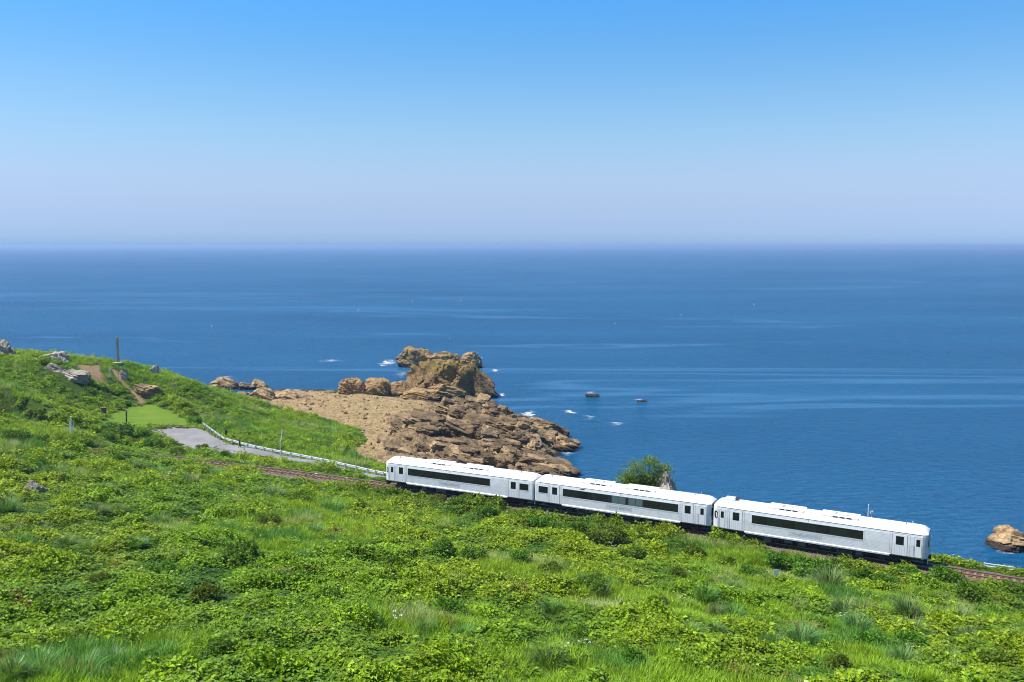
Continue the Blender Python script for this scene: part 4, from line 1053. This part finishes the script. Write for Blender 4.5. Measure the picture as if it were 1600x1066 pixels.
# ------------------------------------------------------------------ guard rail
M_galv = mat('pale_guard_rail', (.50, .53, .54), .45, .1); M_post = mat('post_grey', (.5, .52, .52), .6)
gp = [(318,668),(330,676),(345,686),(352,690),(375,696),(400,702),(440,710),(470,716),(505,723),(540,731),(575,739),(600,744.5)]
gw = [at(px, py, 6.95) for px, py in gp]+[Vector(on_track(-4, 12.6, 7)), Vector(on_track(8, 12.2, 7))]
GR = empty('guard_rail', gw[0]); tag(GR, 'long pale steel guard rail along the road to the sea side', 'guard rail')
def poly_pts(pts, step):
    out = [Vector(pts[0])]; acc = 0
    for a, b in zip(pts, pts[1:]):
        a, b = Vector(a), Vector(b); n = max(1, round((b-a).length/step))
        for k in range(1, n+1): out.append(a.lerp(b, k/n))
    return out
gq = poly_pts(gw, 2.0)
for p in gq: p.z = float(height(np.array([p.x]), np.array([p.y]), False)[0])
_z = [p.z for p in gq]
for i, p in enumerate(gq): p.z = sum(_z[max(0, i-3):i+4])/len(_z[max(0, i-3):i+4])
m = MB(); secs = []
prof_b = [(0, .36), (.05, .40), (.05, .46), (.02, .52), (.05, .58), (.05, .65), (0, .70), (-.03, .70), (-.03, .36)]
for i, p in enumerate(gq):
    d = (gq[min(i+1, len(gq)-1)]-gq[max(i-1, 0)]).normalized(); n = Vector((d.y, -d.x, 0)).normalized()
    secs.append([p+n*a+Vector((0, 0, b))-gw[0] for a, b in prof_b])
m.loft(secs); m.build('beam', M_galv, GR)
m = MB(); m.tube([(0, 0, -.3), (0, 0, .80)], .08, 8); pm = m.mesh('post', M_post)
for p in gq:
    o = link('post', pm, GR); o.location = p-gw[0]+Vector((-.06, -.15, 0))
# right-hand barrier by the track
p0, p1 = at(1538, 889, 8.2), at(1582, 898, 8.2); B_ = empty('white_barrier', (p0+p1)/2); tag(B_, 'short white barrier beside the open track at right', 'barrier')
p0.z = h1(p0.x, p0.y); p1.z = h1(p1.x, p1.y); o0 = (p0+p1)/2; B_.location = o0
m = MB()
for zz in (.38, .62): m.tube([p0-o0+Vector((0, 0, zz)), p1-o0+Vector((0, 0, zz))], .055, 8)
m.build('rail_bar', M_galv, B_)
for k in range(3):
    m = MB(); q = p0.lerp(p1, k/2)-o0; m.tube([q+Vector((0, 0, -.3)), q+Vector((0, 0, .72))], .07, 8); m.build('post', M_galv, B_)

# ------------------------------------------------------------------ stone pillar on the ridge
pb = find_ground(185, 571); M_pillar = mat('pillar_stone', (.30, .27, .22), .85); t = NT(M_pillar)
t.l(t.ramp(t.noise(t.pos(), 2.5, 5), (.3, (.2, .18, .14)), (.7, (.38, .34, .28))), t.b.inputs['Base Color'])
M_plinth = mat('plinth_stone', (.42, .33, .25), .85)
T = empty('stone_pillar', pb); tag(T, 'tall slim stone pillar on a plinth on top of the ridge', 'monument'); sc = mpp(pb)
hp = (at_dist(185, 526, pb.y).z-pb.z)
m = MB(); m.box(-.7, .7, -.7, .7, -.5, .45); m.box(-.85, .85, -.85, .85, .451, .62); m.build('plinth', M_plinth, T, bevel=.03)
m = MB(); m.loft([[(-.2, -.2, .621), (.2, -.2, .621), (.2, .2, .621), (-.2, .2, .621)], [(-.165, -.165, hp-.15), (.165, -.165, hp-.15), (.165, .165, hp-.15), (-.165, .165, hp-.15)], [(-.06, -.06, hp), (.06, -.06, hp), (.06, .06, hp), (-.06, .06, hp)]])
m.build('shaft', M_pillar, T)

# ------------------------------------------------------------------ posts, boards, kerb stops
M_wpost = mat('white_post', (.75, .76, .74), .5); M_dark = mat('dark_board', (.03, .033, .03), .6); M_log = mat('log_brown', (.16, .11, .07), .9)
def post(name, label, px, pyb, pyt, rad, mt, cat='post', cap=None, group=None, dx=0):
    p = find_ground(px, pyb); tz = at_dist(px+dx, pyt, p.y)-p
    T = empty(name, p); tag(T, label, cat, group)
    m = MB(); m.tube([(0, 0, -.4), tuple(tz*.5+Vector((0, 0, 0))), tuple(tz)], rad, 8); m.build('shaft', mt, T)
    m = MB(); m.tube([tuple(tz), tuple(tz+Vector((0, 0, .07)))], [rad*1.25, rad*.5], 8); m.build('cap', cap or mt, T)
    return T
post('marker_post', 'tall thin white post in the bushes left of the lawn', 111, 681, 651, .07, M_wpost)
post('marker_post', 'short thin pale post just left of the tall white one', 108.5, 677, 659, .04, M_wpost)
post('marker_post', 'short thin pale post just right of the tall white one', 114.5, 678, 661, .04, M_wpost)
post('sign_post', 'slim dark wooden sign post on the lawn', 197.5, 661, 643, .13, M_dark)
post('sign_post', 'short dark post at the near edge of the lawn', 209.5, 672, 664, .13, M_dark)
post('marker_post', 'thin dark pole on the slope behind the left end of the train', 556.5, 724, 706, .05, M_log)
post('marker_post', 'short grey post beside the ballast below the middle carriage', 1034, 832, 816, .06, M_post)
post('marker_post', 'small white marker post beside the rails left of the train', 493.5, 745, 740, .16, M_wpost)
post('marker_post', 'white marker block beside the road left of the train', 524, 733, 727, .18, M_wpost)
p = find_ground(163, 652); T = empty('notice_board', p); tag(T, 'dark notice board on two legs at the edge of the lawn', 'notice board')
for s_ in (-.32, .32):
    m = MB(); m.box(s_-.05, s_+.05, -.05, .05, -.3, 1.7); m.build('leg', M_dark, T)
m = MB(); m.box(-.42, .42, -.10, -.052, .75, 1.65); m.build('panel', M_dark, T)
m = MB(); m.box(-.36, .36, -.115, -.101, .85, 1.58); m.build('notice_sheet', mat('faded_notice', (.10, .12, .10), .5), T)
m = MB(); m.poly([(-.5, -.25, 1.68), (.5, -.25, 1.68), (.5, 0, 1.85), (-.5, 0, 1.85)]); m.poly([(.5, .22, 1.68), (-.5, .22, 1.68), (-.5, 0, 1.85), (.5, 0, 1.85)]); m.build('roof', M_log, T)
# bent white pole
p = find_ground(438.5, 706); T = empty('bent_pole', p); tag(T, 'bent white pole behind the guard rail', 'pole')
pts = [(438, 706), (438, 690), (440.5, 683), (441, 672)]
m = MB(); m.tube([at_dist(a, b, p.y)-p for a, b in pts], .07, 8); m.build('shaft', M_wpost, T)
m = MB(); e = at_dist(441, 672, p.y)-p; m.tube([e, e+Vector((0, 0, .1))], [.085, .03], 8); m.build('cap', M_wpost, T)
# log kerb stops between lawn and car park
for k, (px, ln) in enumerate(((232, 9), (243.5, 8), (254, 8), (265, 8), (278, 8), (290, 8), (302, 9))):
    p = find_ground(px, 669.6); w = ln*mpp(p)*.92; m = MB()
    m.tube([(-w/2, 0, .14), (-w/2+.1, 0, .16), (w/2-.1, 0, .16), (w/2, 0, .14)], [.14, .17, .17, .14], 8)
    o = m.build('parking_stop', M_log if k else M_plinth); o.location = p; o.rotation_euler.z = random.uniform(-.05, .05)
    tag(o, 'low log parking stop along the lawn, %s' % _ORD[k], 'parking stop', 'parking stops along the lawn')
# square white marker in the foreground
p = find_ground(1212, 909); T = empty('marker_sign', p); tag(T, 'small square white marker sign in the bushes below the train', 'sign')
m = MB(); m.box(-.03, .03, -.03, .03, -.3, .9); m.build('leg', M_post, T)
w = 3.8*mpp(p); m = MB(); m.box(-w, w, -.055, -.032, .55, .55+2*w*1.15); m.build('panel', M_wpost, T)
# signal posts beyond the train
for px, pt, lab in ((1356.5, 789, 'thin white pole standing beyond the rightmost carriage'), (1362, 799, 'short pale lamp post beyond the rightmost carriage, right of the thin pole')):
    q = at_dist(px, 806, 92.5); gz_ = h1(q.x, q.y); T = empty('wayside_pole', (q.x, q.y, gz_)); tag(T, lab, 'pole')
    tz = at_dist(px, pt, 92.5).z-gz_; m = MB(); m.tube([(0, 0, -.5), (0, 0, tz)], .05, 8); m.build('shaft', M_wpost, T)
    m = MB(); m.box(-.16, .16, -.1, .1, tz-.25, tz+.02) if pt > 790 else m.tube([(0, 0, tz), (0, 0, tz+.1)], [.06, .02], 8); m.build('head', M_wpost, T)

# ------------------------------------------------------------------ people by the guard rail
M_cloth = mat('dark_clothes', (.02, .022, .028), .85); M_skin = mat('skin', (.45, .29, .2), .6); M_hair = mat('dark_hair', (.02, .016, .014), .7)
def person(px, py, hgt, face, label, stride=.22):
    p = find_ground(px, py); p.z += .0
    T = empty('person', p, face); tag(T, label, 'person')
    k = hgt/1.7
    J = [(0,0,.93),(0,0,1.12),(0,0,1.38),(0,.0,1.47),(0,.02,1.56),(0,.02,1.64),
         (-.1,0,.90),(-.11,stride*.5,.50),(-.11,stride*.9,.09),(-.11,stride*.9+.14,.03),
         (.1,0,.90),(.11,-stride*.3,.50),(.11,-stride*1.0,.11),(.11,-stride*1.0+.13,.03),
         (-.19,0,1.38),(-.24,-.05,1.12),(-.24,.06,.88),(-.24,.10,.80),(.19,0,1.38),(.24,.05,1.12),(.24,.16,.90),(.24,.2,.82)]
    E_ = [(0,1),(1,2),(2,3),(3,4),(4,5),(0,6),(6,7),(7,8),(8,9),(0,10),(10,11),(11,12),(12,13),(2,14),(14,15),(15,16),(16,17),(2,18),(18,19),(19,20),(20,21)]
    rad = [.15,.14,.16,.06,.09,.085,.10,.075,.05,.045,.10,.075,.05,.045,.07,.05,.038,.035,.07,.05,.038,.035]
    mm = bpy.data.meshes.new('body'); mm.from_pydata([tuple(c*k for c in j) for j in J], E_, []); o = link('body', mm, T)
    sk = o.modifiers.new('skin', 'SKIN')
    for i, q in enumerate(mm.skin_vertices[0].data): q.radius = (rad[i]*k, rad[i]*k); q.use_root = (i == 0)
    sb = o.modifiers.new('sub', 'SUBSURF'); sb.levels = 1; sb.render_levels = 1
    t_ = NT(M_cloth) if False else None
    mm.materials.append(M_body)
    m = MB(); v, f = ICO[3]
    for q in v: m.v.append((q[0]*.10*k, q[1]*.11*k-.015*k, (1.64+q[2]*.10)*k))
    for q in f:
        if sum(m.v[i][2] for i in q)/3 > 1.60*k and (sum(m.v[i][1] for i in q)/3 < .05*k or sum(m.v[i][2] for i in q)/3 > 1.68*k): m.f.append(tuple(q)); m.m.append(0)
    m.build('hair', M_hair, T)
M_body = mat('clothed_body', (.02, .022, .028), .85); t = NT(M_body)
oc = t.n('ShaderNodeTexCoord').outputs['Object']; sz = t.n('ShaderNodeSeparateXYZ'); t.l(oc, sz.inputs[0])
t.l(t.ramp(t.math('MULTIPLY', sz.outputs[2], .5), (.0, (.025, .022, .02)), (.42, (.03, .035, .05)), (.43, (.025, .025, .028)), (.655, (.025, .025, .028)), (.66, (.42, .27, .19)), interp='CONSTANT'), t.b.inputs['Base Color'])
person(374.5, 700.5, 1.55, R(-60), 'person in dark clothes walking on the road beside the guard rail')
person(353.5, 684.5, 1.5, R(30), 'person in dark clothes standing behind the guard rail', .06)

# ------------------------------------------------------------------ buoys and surf
M_orange = mat('orange_float', (.75, .16, .03), .4)
for k, (px, py, where) in enumerate(((331,510,'lowest and farthest left'),(560,485,'left of the middle'),(644,471,'far out above the sea stack'),(720,470,'far out right of the stack'),(703,530,'just behind the sea stack'),(961,506,'below the pale streak'),(1064,492,'beside the pale patch'),(1178,476,'farthest right'))):
    p = at(px, py, 0); s_ = .9*mpp(p); v, f = ICO[3]; T = empty('buoy', p); tag(T, 'tiny orange fishing buoy on the sea, %s' % where, 'buoy', 'buoys on the sea')
    m = MB(); m.v = [(q[0]*s_, q[1]*s_, q[2]*s_*.8+s_*.3) for q in v]; m.f = [tuple(q) for q in f]; m.m = [0]*len(f); m.build('float', M_orange, T, smooth=True)
    m = MB(); m.tube([(0, 0, s_*.9), (0, 0, s_*2.0)], s_*.12, 6); m.build('staff', M_wpost, T)
def foam_mat(name, thr, alpha):
    m = mat(name, (.85, .88, .9), .8); t = NT(m); oc = t.n('ShaderNodeTexCoord').outputs['Generated']; p = t.pos()
    gr = t.n('ShaderNodeTexGradient', gradient_type='SPHERICAL'); mp = t.n('ShaderNodeMapping'); mp.inputs['Location'].default_value = (-1, -1, 0); mp.inputs['Scale'].default_value = (2, 2, 0)
    t.l(oc, mp.inputs['Vector']); t.l(mp.outputs[0], gr.inputs['Vector'])
    n = t.noise(t.scale(p, (.35, .8, 1)), 1.0, 6, .7, 1.2)
    v = t.math('ADD', n, t.math('MULTIPLY', gr.outputs['Fac'], .42))
    a = t.ramp(v, (thr, 0.), (thr+.14, alpha)); t.l(a, t.b.inputs['Alpha']); return m
M_foam, M_foam2 = foam_mat('surf_foam', .80, .85), foam_mat('thin_foam', .84, .35)
for (x0, x1, y0, y1, rot, mt, lab) in (
 (588,626,556,580,0,M_foam,'white surf left of the sea stack'),(756,792,574,585,.05,M_foam,'white surf right of the sea stack'),(768,800,611,625,0,M_foam,'white surf at the right foot of the sea stack'),
 (672,760,614,629,0,M_foam,'white surf between the sea stack and the headland'),(876,908,637,652,.3,M_foam,'white breaking wave off the headland'),(898,945,644,662,-.2,M_foam2,'thin foam trailing from the breaking wave'),
 (930,995,652,672,-.2,M_foam2,'thin foam patch farther right of the breaking wave'),(908,942,608,625,0,M_foam,'white surf round the wave-washed rock'),(480,560,556,572,-.1,M_foam2,'long faint foam streak left of the sea stack'),
 (868,884,668,680,0,M_foam,'small surf at the tip of the ledge'),(330,385,584,594,0,M_foam2,'thin foam behind the dark humped rock'),(985,1012,618,632,0,M_foam2,'thin foam round the tiny dark rock'),(745,762,553,566,0,M_foam2,'thin foam beside the white topped rock'),
 (845,905,672,700,-.3,M_foam2,'thin wash between the ledge and the islet'),(855,915,695,725,-.2,M_foam2,'thin wash in the inlet below the islet'),(870,925,728,752,0,M_foam2,'thin wash round the long low rock'),(610,650,572,600,0,M_foam2,'thin wash in the gap left of the sea stack'),(520,640,606,618,0,M_foam2,'thin wash along the edge of the beach'),(795,850,636,662,-.2,M_foam,'white wash along the seaward crags'),(1530,1600,852,874,0,M_foam2,'thin wash at the foot of the right-hand rock')):
    a, b, c_, d = at(x0, y1, 0), at(x1, y1, 0), at(x1, y0, 0), at(x0, y0, 0); cen = (a+b+c_+d)/4; m = MB(); n = 8
    for i in range(n+1):
        for j in range(n+1):
            q = a.lerp(b, i/n).lerp(d.lerp(c_, i/n), j/n)-cen; m.v.append((q.x, q.y+math.tan(rot)*0, .05+.03*math.sin(i*1.3+j)))
    m.f = [(i*(n+1)+j, (i+1)*(n+1)+j, (i+1)*(n+1)+j+1, i*(n+1)+j+1) for i in range(n) for j in range(n)]; m.m = [0]*len(m.f)
    o = m.build('sea_foam', mt); o.location = cen; o.rotation_euler.z = rot; tag(o, lab, kind='stuff')

# ------------------------------------------------------------------ haze over the sea
m = MB(); m.box(-44000, 44000, -1500, 44000, -8, 41)
M_haze = bpy.data.materials.new('haze'); M_haze.use_nodes = True; nt = M_haze.node_tree; nt.nodes.clear()
pv = nt.nodes.new('ShaderNodeVolumePrincipled'); pv.inputs['Density'].default_value = .00016; pv.inputs['Color'].default_value = (.45, .64, .95, 1); pv.inputs['Anisotropy'].default_value = .2
mo = nt.nodes.new('ShaderNodeOutputMaterial'); nt.links.new(pv.outputs[0], mo.inputs['Volume'])
hz = m.build('haze', M_haze); tag(hz, 'thin sea haze towards the horizon', kind='stuff')
